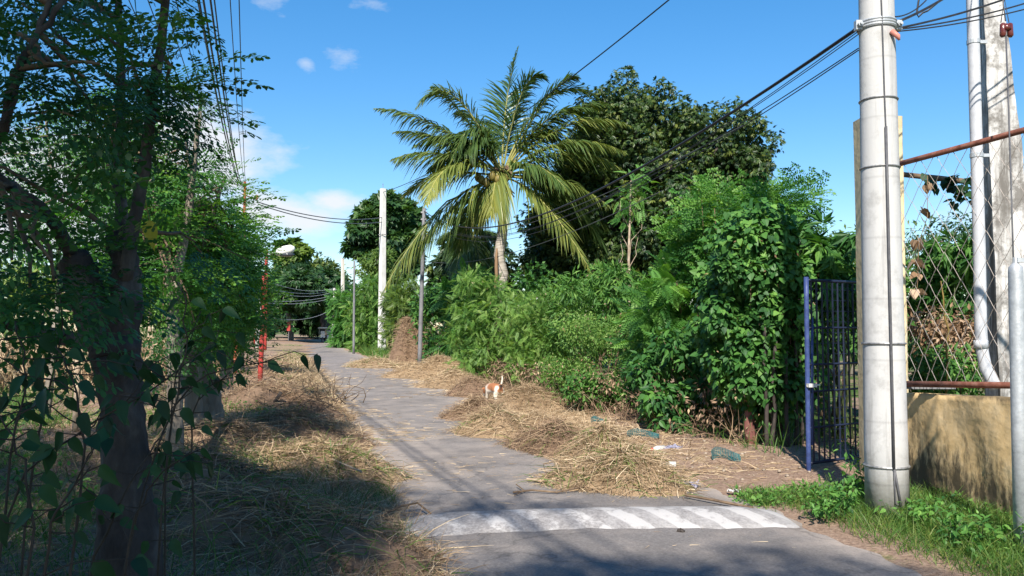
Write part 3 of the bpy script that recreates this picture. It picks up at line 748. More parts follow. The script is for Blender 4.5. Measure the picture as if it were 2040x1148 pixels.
# road: crowned sheet with ragged edges
ry = np.concatenate([np.arange(-40, 2, 1.), np.arange(2, 30, .12), np.arange(30, 120, .8)])
us = np.linspace(-1, 1, 25)
RY, UU = np.meshgrid(ry, us, indexing='ij')
def hw_l(y): return 1.50 + .05 * np.sin(2.1 * y) + .035 * np.sin(5.3 * y + 1) + .025 * np.sin(13.7 * y)
def hw_r(y): return 1.48 + .06 * np.sin(1.7 * y + 2) + .04 * np.sin(4.9 * y) + .03 * np.sin(15.1 * y)
HW = np.where(UU < 0, hw_l(RY), hw_r(RY))
RX = road_c(RY) + UU * HW
RZ = .004 + .022 * (1 - UU ** 2) + .004 * np.sin(RX * 3.1) * np.sin(RY * 2.3)
ii = np.arange(RX.size).reshape(RX.shape)
q = np.stack([ii[:-1, :-1], ii[:-1, 1:], ii[1:, 1:], ii[1:, :-1]], -1).reshape(-1, 4)
edge = np.clip(.36 * np.abs(UU) ** 3 * np.where(UU > 0, 1.2, .95) - .12, 0, 1)
edge = edge + .16 * sm(6.2, 8.5, RY) + .18 * np.exp(-((UU + .75) / .3) ** 2) * np.exp(-((RY - 10.5) / 2.6) ** 2) + .12 * sm(.1, .9, UU) * sm(7, 9, RY)
mb = MB(); mb.add(np.stack([RX, RY, RZ], -1).reshape(-1, 3), q, None, edge.ravel())
road = structure('road', mb, M['asphalt'])

# speed hump across the road, in its own frame (local X along it)
A = G(800, 1050); B = G(1570, 1034)
A[2] = B[2] = .0
c = (A + B) / 2; dirx = (B - A); Lh = np.linalg.norm(dirx); dirx /= Lh
ang = math.atan2(dirx[1], dirx[0])
hx = np.linspace(-Lh / 2, Lh / 2, 60); hy = np.linspace(-.32, .32, 21)
HX, HY = np.meshgrid(hx, hy, indexing='ij')
edgew = .32 + .015 * np.sin(HX * 9) + .012 * np.sin(HX * 23 + 1)
prof = .075 * np.clip((Lh / 2 - np.abs(HX)) / .35, 0, 1) ** .6 * np.cos(np.clip(HY / .32, -1, 1) * math.pi / 2) ** 1.3
HZ = .004 + .010 * np.clip((Lh / 2 - np.abs(HX)) / .1, 0, 1) + .022 * np.clip(1 - (HX / 1.6) ** 2, 0, 1) + prof
HY2 = HY / .32 * edgew
ca_, sa_ = math.cos(ang), math.sin(ang)
WX = c[0] + HX * ca_ - HY2 * sa_; WY = c[1] + HX * sa_ + HY2 * ca_
uu_ = np.clip((WX - road_c(WY)) / 1.5, -1, 1)
rim = np.clip((.32 - np.abs(HY)) / .04, 0, 1) * np.clip((Lh / 2 - np.abs(HX)) / .05, 0, 1)
HZ = .004 + .022 * (1 - uu_ ** 2) + prof - .012 + .018 * rim
ii = np.arange(HX.size).reshape(HX.shape)
q = np.stack([ii[:-1, :-1], ii[1:, :-1], ii[1:, 1:], ii[:-1, 1:]], -1).reshape(-1, 4)
mb = MB(); mb.add(np.stack([HX, HY2, HZ], -1).reshape(-1, 3), q)
me = mb.mesh('speed_hump', (0, 0, 0), True)
hump = bpy.data.objects.new('speed_hump', me); me.materials.append(M['hump']); col.objects.link(hump)
hump.location = (c[0], c[1], 0); hump.rotation_euler = (0, 0, ang)
tag(hump, 'low asphalt speed hump with worn slanting white stripes crossing the road', 'speed hump')
# ================================================================== right side: poles, wall, fence, gate
def lean_tube(mb, p0, p1, r0, r1, n=24, m=10, **k):
    t = np.linspace(0, 1, m)[:, None]
    return mb.tube(np.asarray(p0) + (np.asarray(p1) - np.asarray(p0)) * t, np.linspace(r0, r1, m), n, **k)

# round concrete utility pole
pb = G(1768, 1036); pb[2] = float(gz(pb[0], pb[1])) - .05
PX, PY_ = pb[0], pb[1]
pole = thing('utility_pole', 'thick round pale grey concrete utility pole with steel straps in the grass verge', 'utility pole', pb)
def pole_r(z): return .163 - .0075 * (z)
mb = MB(); zz = np.linspace(pb[2], 9.2, 16)
mb.tube(np.array([[PX, PY_, z] for z in zz]), [pole_r(z) for z in zz], 40)
part('shaft', mb, M['pole'], pole, True)
def pz(py): return P(1760, py, PY_ - .12)[2]
for py, wd in ((193, .018), (330, .018), (685, .022), (932, .022)):
    z = pz(py); b = MB(); r = pole_r(z) + .003
    a = np.arange(33) / 32 * 2 * math.pi
    b.tube(np.stack([PX + r * np.cos(a), PY_ + r * np.sin(a), np.full(33, z)], 1), wd * .45, 6)
    part('strap', b, M['steelband'], pole)
z = pz(42); b = MB(); r = pole_r(z) + .004
a = np.arange(41) / 40 * 2 * math.pi
for dz in (-.022, 0, .022): b.tube(np.stack([PX + r * np.cos(a), PY_ + r * np.sin(a), np.full(41, z + dz)], 1), .013, 6)
b.box((PX - r - .02, PY_ - .02, z), (.05, .05, .075)); b.box((PX + r + .02, PY_ - .02, z), (.05, .05, .075))
clamp = part('clamp', b, M['galv'], pole)
for s_ in (-1, 1):
    b = MB(); b.tube([[PX + s_ * (r + .02), PY_ - .09, z], [PX + s_ * (r + .02), PY_ + .06, z]], .011, 8); b.tube([[PX + s_ * (r + .02), PY_ - .075, z], [PX + s_ * (r + .02), PY_ - .055, z]], .022, 6)
    part('bolt', b, M['galv'], clamp)
# down conductor: thin wire above, thick sleeve below, forked at the foot
def on_pole(px, py, off=.012):
    v = P(px, py, 10.) - np.array([0, 0, EYE]); v /= v[1]
    z0 = EYE + v[2] * PY_; r = pole_r(z0) + off
    # ray / cylinder
    ax, ay = v[0], 1.; A_ = ax * ax + 1; B_ = -2 * (ax * PX + PY_); C_ = PX * PX + PY_ * PY_ - r * r
    D_ = max(B_ * B_ - 4 * A_ * C_, 0); t = (-B_ - math.sqrt(D_)) / (2 * A_)
    return np.array([ax * t, t, EYE + v[2] * t])
b = MB(); b.tube([on_pole(1752, -150), on_pole(1756, 0), on_pole(1759, 80), on_pole(1762, 180), on_pole(1765, 255)], .005, 6); part('earth_wire', b, M['greycable'], pole)
b = MB(); b.tube([on_pole(1765, 252), on_pole(1769, 420), on_pole(1773, 600), on_pole(1777, 760), on_pole(1781, 935)], .011, 8); part('cable_sleeve', b, M['greycable'], pole, True)
b = MB(); b.tube([on_pole(1781, 930), on_pole(1783, 980), on_pole(1785, 1030)], .006, 6); b.tube([on_pole(1781, 930), on_pole(1789, 975), on_pole(1797, 1020)], .009, 6); part('cable_tail', b, M['greycable'], pole, True)
b = MB(); q0 = on_pole(1776, 62); b.tube([q0, q0 + np.array([.04, -.02, -.05]), q0 + np.array([.05, -.02, -.08])], [.022, .02, .008], 8); part('insulator', b, M['orange'], pole, True)

# tall pale-yellow gate post behind the pole
D_POST = 7.95
l = P(1730, 700, D_POST)[0]; r_ = P(1809, 700, D_POST)[0]; ztop = P(1760, 231, D_POST)[2]
b = MB(); gp_c = np.array([(l + r_) / 2, D_POST + .13, 0])
nseg = 14
zs = np.linspace(-.1, ztop, nseg); Wp = (r_ - l) / 2; Dp = .13
v = []; 
for i, z_ in enumerate(zs):
    ch = 0.012
    for (x_, y_) in ((-Wp, -Dp + ch), (-Wp + ch, -Dp), (Wp - ch, -Dp), (Wp, -Dp + ch), (Wp, Dp - ch), (Wp - ch, Dp), (-Wp + ch, Dp), (-Wp, Dp - ch)):
        v.append((gp_c[0] + x_ + rng.normal(0, .0022), gp_c[1] + y_ + rng.normal(0, .0022), z_))
q = [(i * 8 + k, i * 8 + (k + 1) % 8, (i + 1) * 8 + (k + 1) % 8, (i + 1) * 8 + k) for i in range(nseg - 1) for k in range(8)]
t0 = (nseg - 1) * 8
q += [(t0, t0 + 1, t0 + 2, t0 + 3), (t0, t0 + 3, t0 + 4, t0 + 7), (t0 + 4, t0 + 5, t0 + 6, t0 + 7)]
b.add(v, q)
single('gate_post', b, M['gatepost'], 'tall pale yellow plastered gate post standing right behind the round pole', 'gate post', loc=(gp_c[0], gp_c[1], 0))

# low yellow wall running to the right edge, parallel to the fence above it
wl = np.array([P(1788, 700, 7.5)[0], 7.5, 0.]); wr = np.array([3.80, 4.9, 0.])
wdir = wr - wl; Lw = np.linalg.norm(wdir); wdir /= Lw; wn = np.array([wdir[1], -wdir[0], 0]); wn = wn if wn[0] < 0 else -wn
def wall_top(t): return .905 + .13 * t
nw_, nh = 60, 22
v = []; 
for i in range(nw_ + 1):
    t = i / nw_
    for j in range(nh + 1):
        z_ = -.1 + (wall_top(t) + .1) * j / nh
        p = wl + wdir * Lw * t + wn * (.004 * rng.normal() + .008 * math.sin(9 * t * Lw + 5 * z_)); v.append((p[0], p[1], z_ + (.006 * rng.normal() if j == nh else 0)))
m_ = len(v)
for i in range(nw_ + 1):
    t = i / nw_
    for z_ in (wall_top(t), -.1):
        p = wl + wdir * Lw * t - wn * .16; v.append((p[0], p[1], z_))
q = [(i * (nh + 1) + j, i * (nh + 1) + j + 1, (i + 1) * (nh + 1) + j + 1, (i + 1) * (nh + 1) + j) for i in range(nw_) for j in range(nh)]
for i in range(nw_):
    q.append((i * (nh + 1) + nh, m_ + 2 * i, m_ + 2 * i + 2, (i + 1) * (nh + 1) + nh)); q.append((m_ + 2 * i, m_ + 2 * i + 1, m_ + 2 * i + 3, m_ + 2 * i + 2))
b = MB(); b.add(v, q)
single('yellow_wall', b, M['wall'], 'low yellow plastered wall with black mildew stains under the chain link fence', 'wall', loc=(wl[0], wl[1], 0.), smooth=True)

# chain-link fence with rusty pipes on the wall
fence = thing('chain_link_fence', 'rusty pipe framed chain link fence standing on the low yellow wall', 'fence', (wl[0], wl[1], .92))
f0 = wl - wn * .08; f1 = wr - wn * .08
ta = P(1783, 329, 7.25); tb_ = P(2040, 259, 6.25); tdir = (tb_ - ta)
top1 = ta + tdir * 1.9
b = MB(); b.tube(branch_path(ta - tdir * .02, top1, 6, .002), .024, 10); part('top_rail', b, M['rust'], fence, True)
ba = P(1800, 765, 7.2); bb = P(2012, 768, 6.35); bot1 = ba + (bb - ba) * 2.0
b = MB(); b.tube([ba, bb, bot1], .027, 10); part('bottom_rail', b, M['rust'], fence, True)
b = MB(); nd = 17; W_ = np.linalg.norm(top1 - ta)
def fp(u_, v_):
    a_ = ta + (top1 - ta) * u_; c_ = ba + (bot1 - ba) * u_
    return c_ + (a_ - c_) * v_
cw = 14; ch_ = 8
for k in range(cw):
    for s_ in (0, 1):
        pts = []
        for j in range(2 * ch_ + 1):
            u_ = (k + (.5 if j % 2 else 0) * (1 if s_ else -1) + .5) / cw
            p = fp(min(max(u_, 0), 1), j / (2 * ch_)); pts.append(p + np.array([.004 * (1 if (j + s_) % 2 else -1), 0, 0]) + rng.normal(0, .003, 3))
        b.tube(pts, .003, 4, cap=False)
part('wire_mesh', b, M['wire'], fence)
b = MB(); b.box(P(1840, 772, 7.25), (.5, .12, .02)); part('batten', b, M['graypole'], fence)

# tapering whitewashed square pole behind the fence
def wp_edges(py, d): return None
D_WP = 7.55
wpb = np.array([P(2015, 760, D_WP)[0], D_WP, 0.])
wpole = thing('concrete_pole', 'tapering square whitewashed concrete pole with dark stains behind the chain link fence', 'concrete pole', wpb)
def face(py):   # left back edge, front-left arris, right arris in pixels
    t = py / 760.
    return 1950 + 12 * t, 1958 + 34 * t, 2000 + 92 * t
v = []; NP = 26
for i in range(NP):
    py = 1050 - (1050 + 420) * i / (NP - 1)
    a_, b_, c_ = face(py)
    pL = P(a_, py, D_WP + .32); pF = P(b_, py, D_WP); pR = P(c_, py, D_WP - .02); z_ = pF[2]
    back = pL + (pR - pF)
    for p in (pL, pF, pR, back): v.append((p[0] + rng.normal(0, .004), p[1] + rng.normal(0, .004), z_))
q = [(i * 4 + k, i * 4 + (k + 1) % 4, (i + 1) * 4 + (k + 1) % 4, (i + 1) * 4 + k) for i in range(NP - 1) for k in range(4)]
q.append(((NP - 1) * 4, (NP - 1) * 4 + 1, (NP - 1) * 4 + 2, (NP - 1) * 4 + 3))
b = MB(); b.add(v, q); part('shaft', b, M['whitepole'], wpole)
cp = [P(1931, -300, 7.45), P(1937, 0, 7.45), P(1944, 250, 7.45), P(1951, 500, 7.45), P(1954, 660, 7.45), P(1957, 700, 7.45), P(1964, 735, 7.42), P(1978, 760, 7.4), P(1984, 775, 7.38)]
b = MB(); b.tube(cp, .052, 16); cpo = part('conduit', b, M['conduit'], wpole, True)
b = MB(); b.tube([P(1954, 678, 7.45), P(1954.5, 694, 7.45)], .06, 16); part('coupling', b, M['conduit'], cpo, True)
for py in (84, 310, -140):
    b = MB(); px = 1937 + 14 * py / 500.; b.tube([P(px, py - 4, 7.45), P(px + .1, py + 4, 7.45)], .058, 16); b.box(P(px + 17, py, 7.44), (.08, .03, .03)); part('pipe_clip', b, M['galv'], wpole)

# guy: brown strain insulator, wire, galvanised guard pipe
gw = thing('guy_wire', 'thin guy wire with brown strain insulator coming down in front of the whitewashed pole', 'guy wire', P(2012, 520, 5.45))
b = MB(); b.tube([P(1990, -200, 6.9), P(1998, 0, 6.55), P(2003, 42, 6.48)], .005, 6); b.tube([P(1994, 45, 6.5), P(2001, -2, 6.55), P(2010, 45, 6.45)], .004, 6)
b.tube([P(2004, 70, 6.42), P(2008, 180, 6.2), P(2014, 360, 5.8), P(2019, 520, 5.45)], .0055, 6); part('wire', b, M['greycable'], gw, True)
ic = P(2005, 60, 6.45); b = MB()
for s_ in (-1, 1):
    b.tube([ic + np.array([s_ * .026, 0, .055]), ic + np.array([s_ * .028, 0, .045]), ic + np.array([s_ * .03, 0, -.045]), ic + np.array([s_ * .028, 0, -.058])], [.012, .022, .024, .014], 10)
b.box(ic + np.array([0, 0, .02]), (.05, .05, .05)); part('insulator', b, M['brownglaze'], gw, True)
g0 = G(2036, 1112); g0[2] = -.05
b = MB(); gt_ = P(2023, 528, g0[1])
b.tube([g0, g0 + (gt_ - g0) * .5, gt_ - np.array([0, 0, .05]), gt_ - np.array([0, 0, .015]), gt_ + np.array([-.002, 0, .012])], [.047, .046, .045, .042, .018], 20)
gpipe = thing('guard_pipe', 'leaning galvanised steel guard pipe at the right edge in front of the yellow wall', 'steel post', g0)
part('pipe', b, M['galv'], gpipe, True)
b = MB(); b.tube([gt_ + np.array([0, 0, -.02]), gt_ + np.array([0, 0, .05])], [.02, .016], 10); b.box(gt_ + np.array([.03, -.01, .03]), (.06, .03, .03)); part('cap', b, M['galv'], gpipe)

# blue gate
gb0 = on_ground(1611, 938); ghz = P(1604, 552, gb0[1])[2]
gate = thing('metal_gate', 'blue steel bar gate standing in shade between the vine clump and the yellow post', 'gate', gb0)
b = MB(); lean_tube(b, gb0 - np.array([0, 0, .1]), [P(1606, 552, gb0[1])[0], gb0[1], ghz], .024, .024, 12); b.tube([gb0 + np.array([.045, .02, .25]), [P(1614, 640, gb0[1] + .05)[0] + .02, gb0[1] + .05, 1.6]], .014, 8)
part('post', b, M['blue'], gate, True)
ge = np.array([P(1730, 700, gb0[1] + .55)[0], gb0[1] + .55, 0.]); gd = ge - gb0; gd[2] = 0
b = MB()
for zf in (.07, .42, .78, 1.05, 1.42, 1.9):
    p0 = gb0 + np.array([0, 0, zf]); b.tube([p0, p0 + gd], .011 if zf not in (.07, 1.9) else .016, 8)
for u_ in (0.01, .99): b.tube([gb0 + gd * u_ + np.array([0, 0, .06]), gb0 + gd * u_ + np.array([0, 0, 1.91])], .014, 8)
part('gate_frame', b, M['bluedark'], gate, True)
b = MB()
for k in range(1, 12):
    p0 = gb0 + gd * k / 12.; b.tube([p0 + np.array([0, 0, .07]), p0 + np.array([0, 0, 1.9])], .0095, 6)
for zf in np.arange(.16, 1.9, .11): b.tube([gb0 + np.array([0, 0, zf]), gb0 + gd + np.array([0, 0, zf])], .003, 4)
part('bar_panel', b, M['bluedark'], gate)
b = MB(); lp = P(1617, 768, gb0[1] - .03); b.box(lp, (.09, .05, .035), .2); b.tube([lp + np.array([-.05, 0, -.01]), lp + np.array([.09, .02, .005])], .008, 6); part('latch', b, M['plasticwhite'], gate)
b = MB(); k0 = G(1592, 935); k1 = G(1650, 985); kd = (k1 - k0); kn = np.array([-kd[1], kd[0], 0]) / np.linalg.norm(kd) * .05
b.add([k0 - kn, k0 + kn, k1 + kn, k1 - kn, k0 - kn + [0, 0, .06], k0 + kn + [0, 0, .06], k1 + kn + [0, 0, .05], k1 - kn + [0, 0, .05]],
      [(4, 5, 6, 7), (0, 1, 5, 4), (1, 2, 6, 5), (2, 3, 7, 6), (3, 0, 4, 7)])
single('concrete_kerb', b, M['graypole'], 'short bare concrete kerb on the ground at the foot of the blue gate', 'kerb')

# weathered rail with dried creeper beyond the fence
b = MB(); b.tube(branch_path(P(1790, 347, 9.2), P(1990, 369, 9.0), 6, .004), [.03, .03, .032, .032, .03, .03], 8)
rail = thing('weathered_rail', 'weathered grey wooden rail with dried creeper seen through the chain link', 'rail', P(1790, 347, 9.2))
part('pole', b, M['twig'], rail, True)
b = MB(); cs = np.array([P(x, y, 9.0) for x, y in ((1850, 362), (1862, 372), (1880, 362), (1895, 372), (1905, 365), (1915, 382), (1925, 378), (1932, 395), (1900, 355), (1928, 360), (1905, 398))])
foliage(b, cs, .05, 9, T['heart'], (.05, .10), .8, .3, (.35, .25)); part('creeper', b, M['weedleaf'], rail)
b = MB(); cs = np.array([P(x, y, 7.4) for x, y in ((1848, 368), (1836, 420), (1826, 478), (1822, 522), (1830, 545), (1822, 580))])
foliage(b, cs, .03, 4, T['heart'], (.06, .12), 1.2, .2, (.7, .25)); b.tube(branch_path(P(1848, 350, 7.4), P(1824, 600, 7.4), 7, .04), .003, 4)
single('dried_vine', b, M['dryleaf'], 'thin dried vine with curled pink brown leaves hanging on the chain link by the post', 'dried vine')

# ================================================================== poles along the road
def far_post(name, label, cat, pxb, pyb, pxt, pyt, wpx, mat, d=None, square=True, group=None, taper=.75):
    g = on_ground(pxb, pyb) if d is None else np.array([P(pxb, 650, d)[0], d, 0.])
    g[2] = float(gz(g[0], g[1])) - .05
    d = g[1]; t = P(pxt, pyt, d); r = wpx / F * d / 2
    root = thing(name, label, cat, g, group)
    b = MB()
    m = 9; pts = g + (t - g) * np.linspace(0, 1, m)[:, None]
    b.tube(pts, np.linspace(r, r * taper, m) * (1.2 if square else 1), 4 if square else 12)
    part('shaft', b, M[mat], root, not square)
    return root, g, t, r

wp, g, t, r = far_post('white_pole', 'tall white square concrete pole among green bushes left of the coconut palm', 'utility pole', 761, 690, 763, 376, 13.5, 'farpole', d=45.)
WPT = t.copy()
b = MB(); a = np.arange(17) / 16 * 2 * math.pi
for py in (468,):
    p = P(762, py, g[1]); b.tube(np.stack([p[0] + r * 1.2 * np.cos(a), p[1] + r * 1.2 * np.sin(a), np.full(17, p[2])], 1), .02, 5)
part('strap', b, M['steelband'], wp)
b = MB(); p = P(763, 380, g[1]); b.tube([P(763, 374, g[1]), P(763, 366, g[1])], .02, 6); part('top_pin', b, M['steelband'], wp)
gp2, g, t, r = far_post('grey_pole', 'thin grey pole standing half hidden by palm fronds beside the brown straw heap', 'utility pole', 836, 722, 845, 415, 9, 'graypole', d=29., square=False, taper=.8)
GPT = t.copy(); b = MB()
for dz in (.15, .4): b.box(t - np.array([0, 0, dz]), (.22, .1, .05))
part('crossarm', b, M['steelband'], gp2)
far_post('slim_grey_post', 'slim grey post rising from the bushes left of the tall white pole', 'post', 705, 690, 706, 520, 5, 'graypole', d=46., square=False)
far_post('pale_pole', 'short pale notched concrete pole behind the far bushes on the right roadside', 'utility pole', 682, 655, 683, 515, 7, 'farpole', d=66., square=True)
fp_, FG, FT, r = far_post('far_pole', 'farthest thin pale pole beside the parked tricycle at the road end', 'utility pole', 663, 684, 666, 574, 5, 'farpole', d=72., square=False)
b = MB(); b.box(FT - np.array([0, 0, .15]), (1.1, .08, .08)); part('crossarm', b, M['graypole'], fp_)
far_post('grey_stake', 'grey weathered stake right of the farthest pale pole', 'post', 672, 680, 672, 598, 9, 'graypole', d=70., square=False)
far_post('rusty_stake', 'short rust stained stake between two pale poles by the far bushes', 'post', 681, 676, 681, 600, 4, 'twig_pale', d=62., square=False)

# red posts on the left
rp, RG, RT, r = far_post('red_post', 'nearest tall red painted steel post on the straw verge left of the road', 'red post', 518, 757, 527, 548, 10, 'red', square=False, taper=.95, group='red posts along the left verge')
b = MB(); p = P(516, 585, RG[1] - .1); b.box(p, (.10, .10, .16)); b.tube([p + np.array([0, 0, -.05]), p + np.array([.05, .05, -.5])], .012, 5); part('meter_box', b, M['white'], rp)
rp2, RG2, RT2, r = far_post('red_post', 'red lamp post carrying the white street light behind the nearest red post', 'red post', 528, 702, 531, 496, 6.5, 'red', square=False, taper=.95, group='red posts along the left verge')
d2 = RG2[1]
b = MB(); b.tube([P(531, 512, d2), P(540, 505, d2), P(552, 503, d2)], .05, 6); part('lamp_arm', b, M['galv'], rp2, True)
b = MB(); la, lb = P(549, 505, d2), P(587, 494, d2); mid = (la + lb) / 2
b.tube([la, la + (lb - la) * .15, la + (lb - la) * .5, la + (lb - la) * .85, lb], [.10, .20, .26, .22, .08], 10)
lampo = part('lamp_head', b, M['lampwhite'], rp2, True)
b = MB(); b.ball(mid + np.array([.1, -.05, -.22]), (.42, .2, .12), 10); part('lens', b, M['glass'], lampo, True)
far_post('red_post', 'far thin red post beside white meter boxes left of the lamp post', 'red post', 507, 690, 509, 625, 4, 'red', d=50., square=False, group='red posts along the left verge')
mp_, mg, mt, r = far_post('meter_post', 'grey concrete post with white meter boxes between the thin red posts', 'post', 514, 692, 515, 618, 8, 'farpole', d=49.)
for py in (632, 655):
    b = MB(); b.box(P(513, py, 48.7), (.32, .2, .4)); b.ball(P(513, py, 48.6), (.11, .06, .11), 8); part('meter_box', b, M['white'], mp_)
far_post('red_post', 'short rusty red post under the moringa leaves near the tree stump', 'red post', 468, 747, 473, 600, 7, 'redrust', square=False, taper=.95, group='red posts along the left verge')
up, UG, UT, r = far_post('rusty_pole', 'tall rusty utility pole half hidden by moringa leaves where the cable bundle ends', 'utility pole', 484, 725, 488, 362, 7, 'redrust', d=32., square=False)
b = MB(); b.tube([UT - np.array([.1, 0, .5]), P(512, 398, 32.)], .03, 6); part('crossarm', b, M['twig'], up)
b = MB(); b.ball(P(512, 393, 32.), (.07, .07, .10), 8); b.ball(P(487, 470, 31.8), (.07, .07, .14), 8); part('insulator', b, M['orange'], up)
rs, _, rt, _ = far_post('red_sign', 'small upright red panel on a thin post before the dark trees', 'sign', 575, 668, 575, 645, 1.5, 'graypole', d=76., square=False)
b = MB(); b.box(P(575, 651, 75.9), (.3, .06, .78)); part('panel', b, M['red'], rs)

# ================================================================== overhead wires
def wire(label, a, b_, sag, r, group=None, n=40, mat='black', name='overhead_wire'):
    t = np.linspace(0, 1, n)[:, None]; p = np.asarray(a) + (np.asarray(b_) - np.asarray(a)) * t
    p[:, 2] -= 4 * sag * (t * (1 - t))[:, 0]
    m = MB(); m.tube(p, r, 5, cap=False)
    return single(name, m, M[mat], label, 'wire', group)
pl = lambda py, dx=-.15: np.array([PX + dx, PY_, pz(py)])
wire('thickest black cable bundle swinging left from the round pole over the palm', pl(45), GPT - np.array([0, 0, .1]), 1.05, .016)
wire('thin black wire hanging just under the thick cable bundle', pl(52), GPT - np.array([0, 0, .15]), 1.22, .004, mat='black')
wire('second thin black wire below the thick cable bundle', pl(58), GPT - np.array([0, 0, .3]), 1.16, .004)
wire('black wire leaving the round pole below the clamp', pl(86), GPT - np.array([0, 0, .35]), 1.05, .005)
wire('lowest black wire leaving the round pole towards the grey pole', pl(90), GPT - np.array([0, 0, .42]), 1.12, .005)
wire('black cable crossing the upper sky and passing behind the palm crown', P(1700, -310, 12.), WPT * np.array([1, 1, 1]) - np.array([0, 0, .2]), .8, .016)
rt0 = np.array([PX + .15, PY_, 0])
for lab, py0, q1, r in (('upper wire from the round pole clamp to the top right corner', 46, P(2100, -40, 6.9), .009), ('pale wire from the clamp crossing to the whitewashed pole', 22, P(1850, -5, 7.), .006),
                        ('wire running from below the clamp across the whitewashed pole', 48, P(2100, -12, 6.9), .007), ('lowest wire running right from the round pole across the whitewashed pole', 52, P(2120, -4, 6.9), .006),
                        ('looping service drop rising steeply right of the round pole', 34, P(1960, -60, 6.8), .011)):
    wire(lab, rt0 + np.array([0, 0, pz(py0)]), q1, .04, r)
b = MB(); b.tube([P(1836, -20, 6.9), P(1830, 2, 6.9), P(1826, 28, 6.9), P(1830, 34, 6.9), P(1838, 26, 6.9), P(1848, 22, 6.9), P(1890, -12, 6.9)], .008, 6)
single('cable_hook', b, M['black'], 'small looped black cable end hanging right of the round pole', 'cable')
# bundle on the left
e0 = UT + np.array([0, 0, -.1])
s0 = np.array([e0[0] + 7.4 * 44 / 24., -12., 7.0])
for k in range(11):
    off = np.array([(-.42, 0, .02), (-.30, 0, .1), (-.2, 0, -.05), (-.05, 0, .12), (-.02, 0, .1), (.03, 0, -.12), (.07, 0, .04), (.12, 0, -.04), (.22, 0, .05), (.3, 0, -.03), (-.6, 0, .15)][k])
    wire('one of the black cables of the bundle converging on the rusty pole', s0 + off * 2.2, e0 + off * .25, 2.25 + .1 * math.sin(k * 2.1), (.006, .006, .006, .007, .011, .012, .012, .008, .006, .006, .006)[k], 'cables of the left bundle')
wire('upper of two wires from the insulator behind the leaves to the white pole', P(512, 402, 32.), WPT - np.array([0, 0, 1.6]), .35, .022, mat='greycable')
wire('lower of two wires from the insulator behind the leaves to the white pole', P(514, 407, 32.), WPT - np.array([0, 0, 1.85]), .35, .022, mat='greycable')
for k, (pa, pb_) in enumerate((((534, 575), 4), ((534, 581), 7), ((533, 600), 14), ((533, 604), 18), ((531, 560), 0), ((531, 632), 40))):
    wire(('top pale wire', 'second pale wire', 'third pale wire', 'fourth pale wire', 'highest thin wire', 'lowest sagging wire')[k] + ' spanning the road end before the dark trees', P(pa[0], pa[1], 46.), FT - np.array([0, 0, pb_ / F * 72.]), (.3, .35, .2, .25, .4, .5)[k], .016, 'wires across the road end', mat='conduit')
wire('faint grey wire crossing in front of the palm trunk', P(845, 520, 34.), P(1320, 380, 14.), .5, .008, mat='greycable')
wire('faint grey wire behind the lower palm fronds', P(845, 475, 34.), P(1480, 250, 12.), .6, .008, mat='greycable')
# ================================================================== vegetation
def B2(px, d): return (P(px, 650, d)[0], d)

# --- big creeper-hung tree right of the palm
plant('leafy_tree', 'huge dark tree hung with yellowish drooping leaves right behind the coconut palm', 'tree',
      [(1128, 255), (1150, 205), (1190, 175), (1203, 146), (1232, 140), (1262, 172), (1300, 185), (1350, 215), (1400, 222), (1450, 232), (1500, 258), (1528, 285), (1526, 318), (1512, 350), (1510, 420), (1496, 470), (1500, 600), (1200, 610), (1020, 600), (1020, 430), (1080, 360)],
      27., 6., 640, .56, 110, 'whorl', (.10, .185), 'big_tree', B2(1330, 28), .32, 40, 'bark_dark', .75, .55, (.42, .24), trunk_top=P(1330, 300, 28), flat=.9, shell=.35, inset=.9)
# sapling in front of it
root = thing('bare_sapling', 'slender pale bare sapling standing before the huge dark tree', 'sapling', (P(1254, 650, 20)[0], 20., 0.))
b = MB(); b.tube(branch_path(P(1253, 640, 20), P(1257, 360, 20), 8, .006), np.linspace(.045, .018, 8), 7); part('trunk', b, M['twig_pale'], root, True)
b = MB()
for (y0, x1, y1) in ((470, 1236, 400), (450, 1275, 395), (500, 1240, 430), (520, 1280, 430), (560, 1236, 480), (545, 1272, 470), (585, 1240, 520), (430, 1262, 372)):
    b.tube(branch_path(P(1254, y0, 20), P(x1, y1, 20), 5, .08, -.06), np.linspace(.013, .005, 5), 4)
part('branch', b, M['twig_pale'], root, True)
b = MB(); foliage(b, poly_cloud([(1225, 345), (1290, 345), (1285, 440), (1235, 440)], 20, .8, 14), .2, 6, T['fern_far'], (.2, .35), .3, .8, (.5, .2)); part('foliage', b, M['fern'], root)

# --- hedge of the right roadside, from far to near
plant('feathery_bush', 'tall soft feathery bush below the palm, left of its trunk', 'bush',
      [(905, 600), (925, 560), (965, 552), (1000, 570), (1030, 600), (1040, 680), (1035, 765), (925, 755), (900, 700)], 21.5, 2.2, 120, .28, 42, 'fern', (.12, .24), 'fine', B2(975, 21.6), .02, 16, 'twig', .2, .8, (.48, .2), crown='foliage', trunk='stem')
plant('feathery_bush', 'bright yellow green feathery bush right of the palm trunk behind the dog', 'bush',
      [(1010, 610), (1045, 590), (1075, 565), (1120, 600), (1150, 640), (1160, 720), (1130, 790), (1040, 775), (1015, 700)], 18.8, 2., 120, .26, 46, 'fern', (.10, .20), 'fine', B2(1090, 18.6), .02, 16, 'twig', .2, .8, (.60, .2), crown='foliage', trunk='stem')
plant('broadleaf_bush', 'glossy broad leaved bush rising above the hedge right of the palm', 'bush',
      [(1100, 590), (1115, 560), (1160, 555), (1190, 535), (1240, 540), (1262, 575), (1285, 600), (1290, 680), (1110, 680)], 17.8, 1.8, 70, .28, 60, 'slim', (.13, .24), 'broad', B2(1190, 17.8), .03, 14, 'twig', .45, .7, (.52, .2), crown='foliage', trunk='stem')
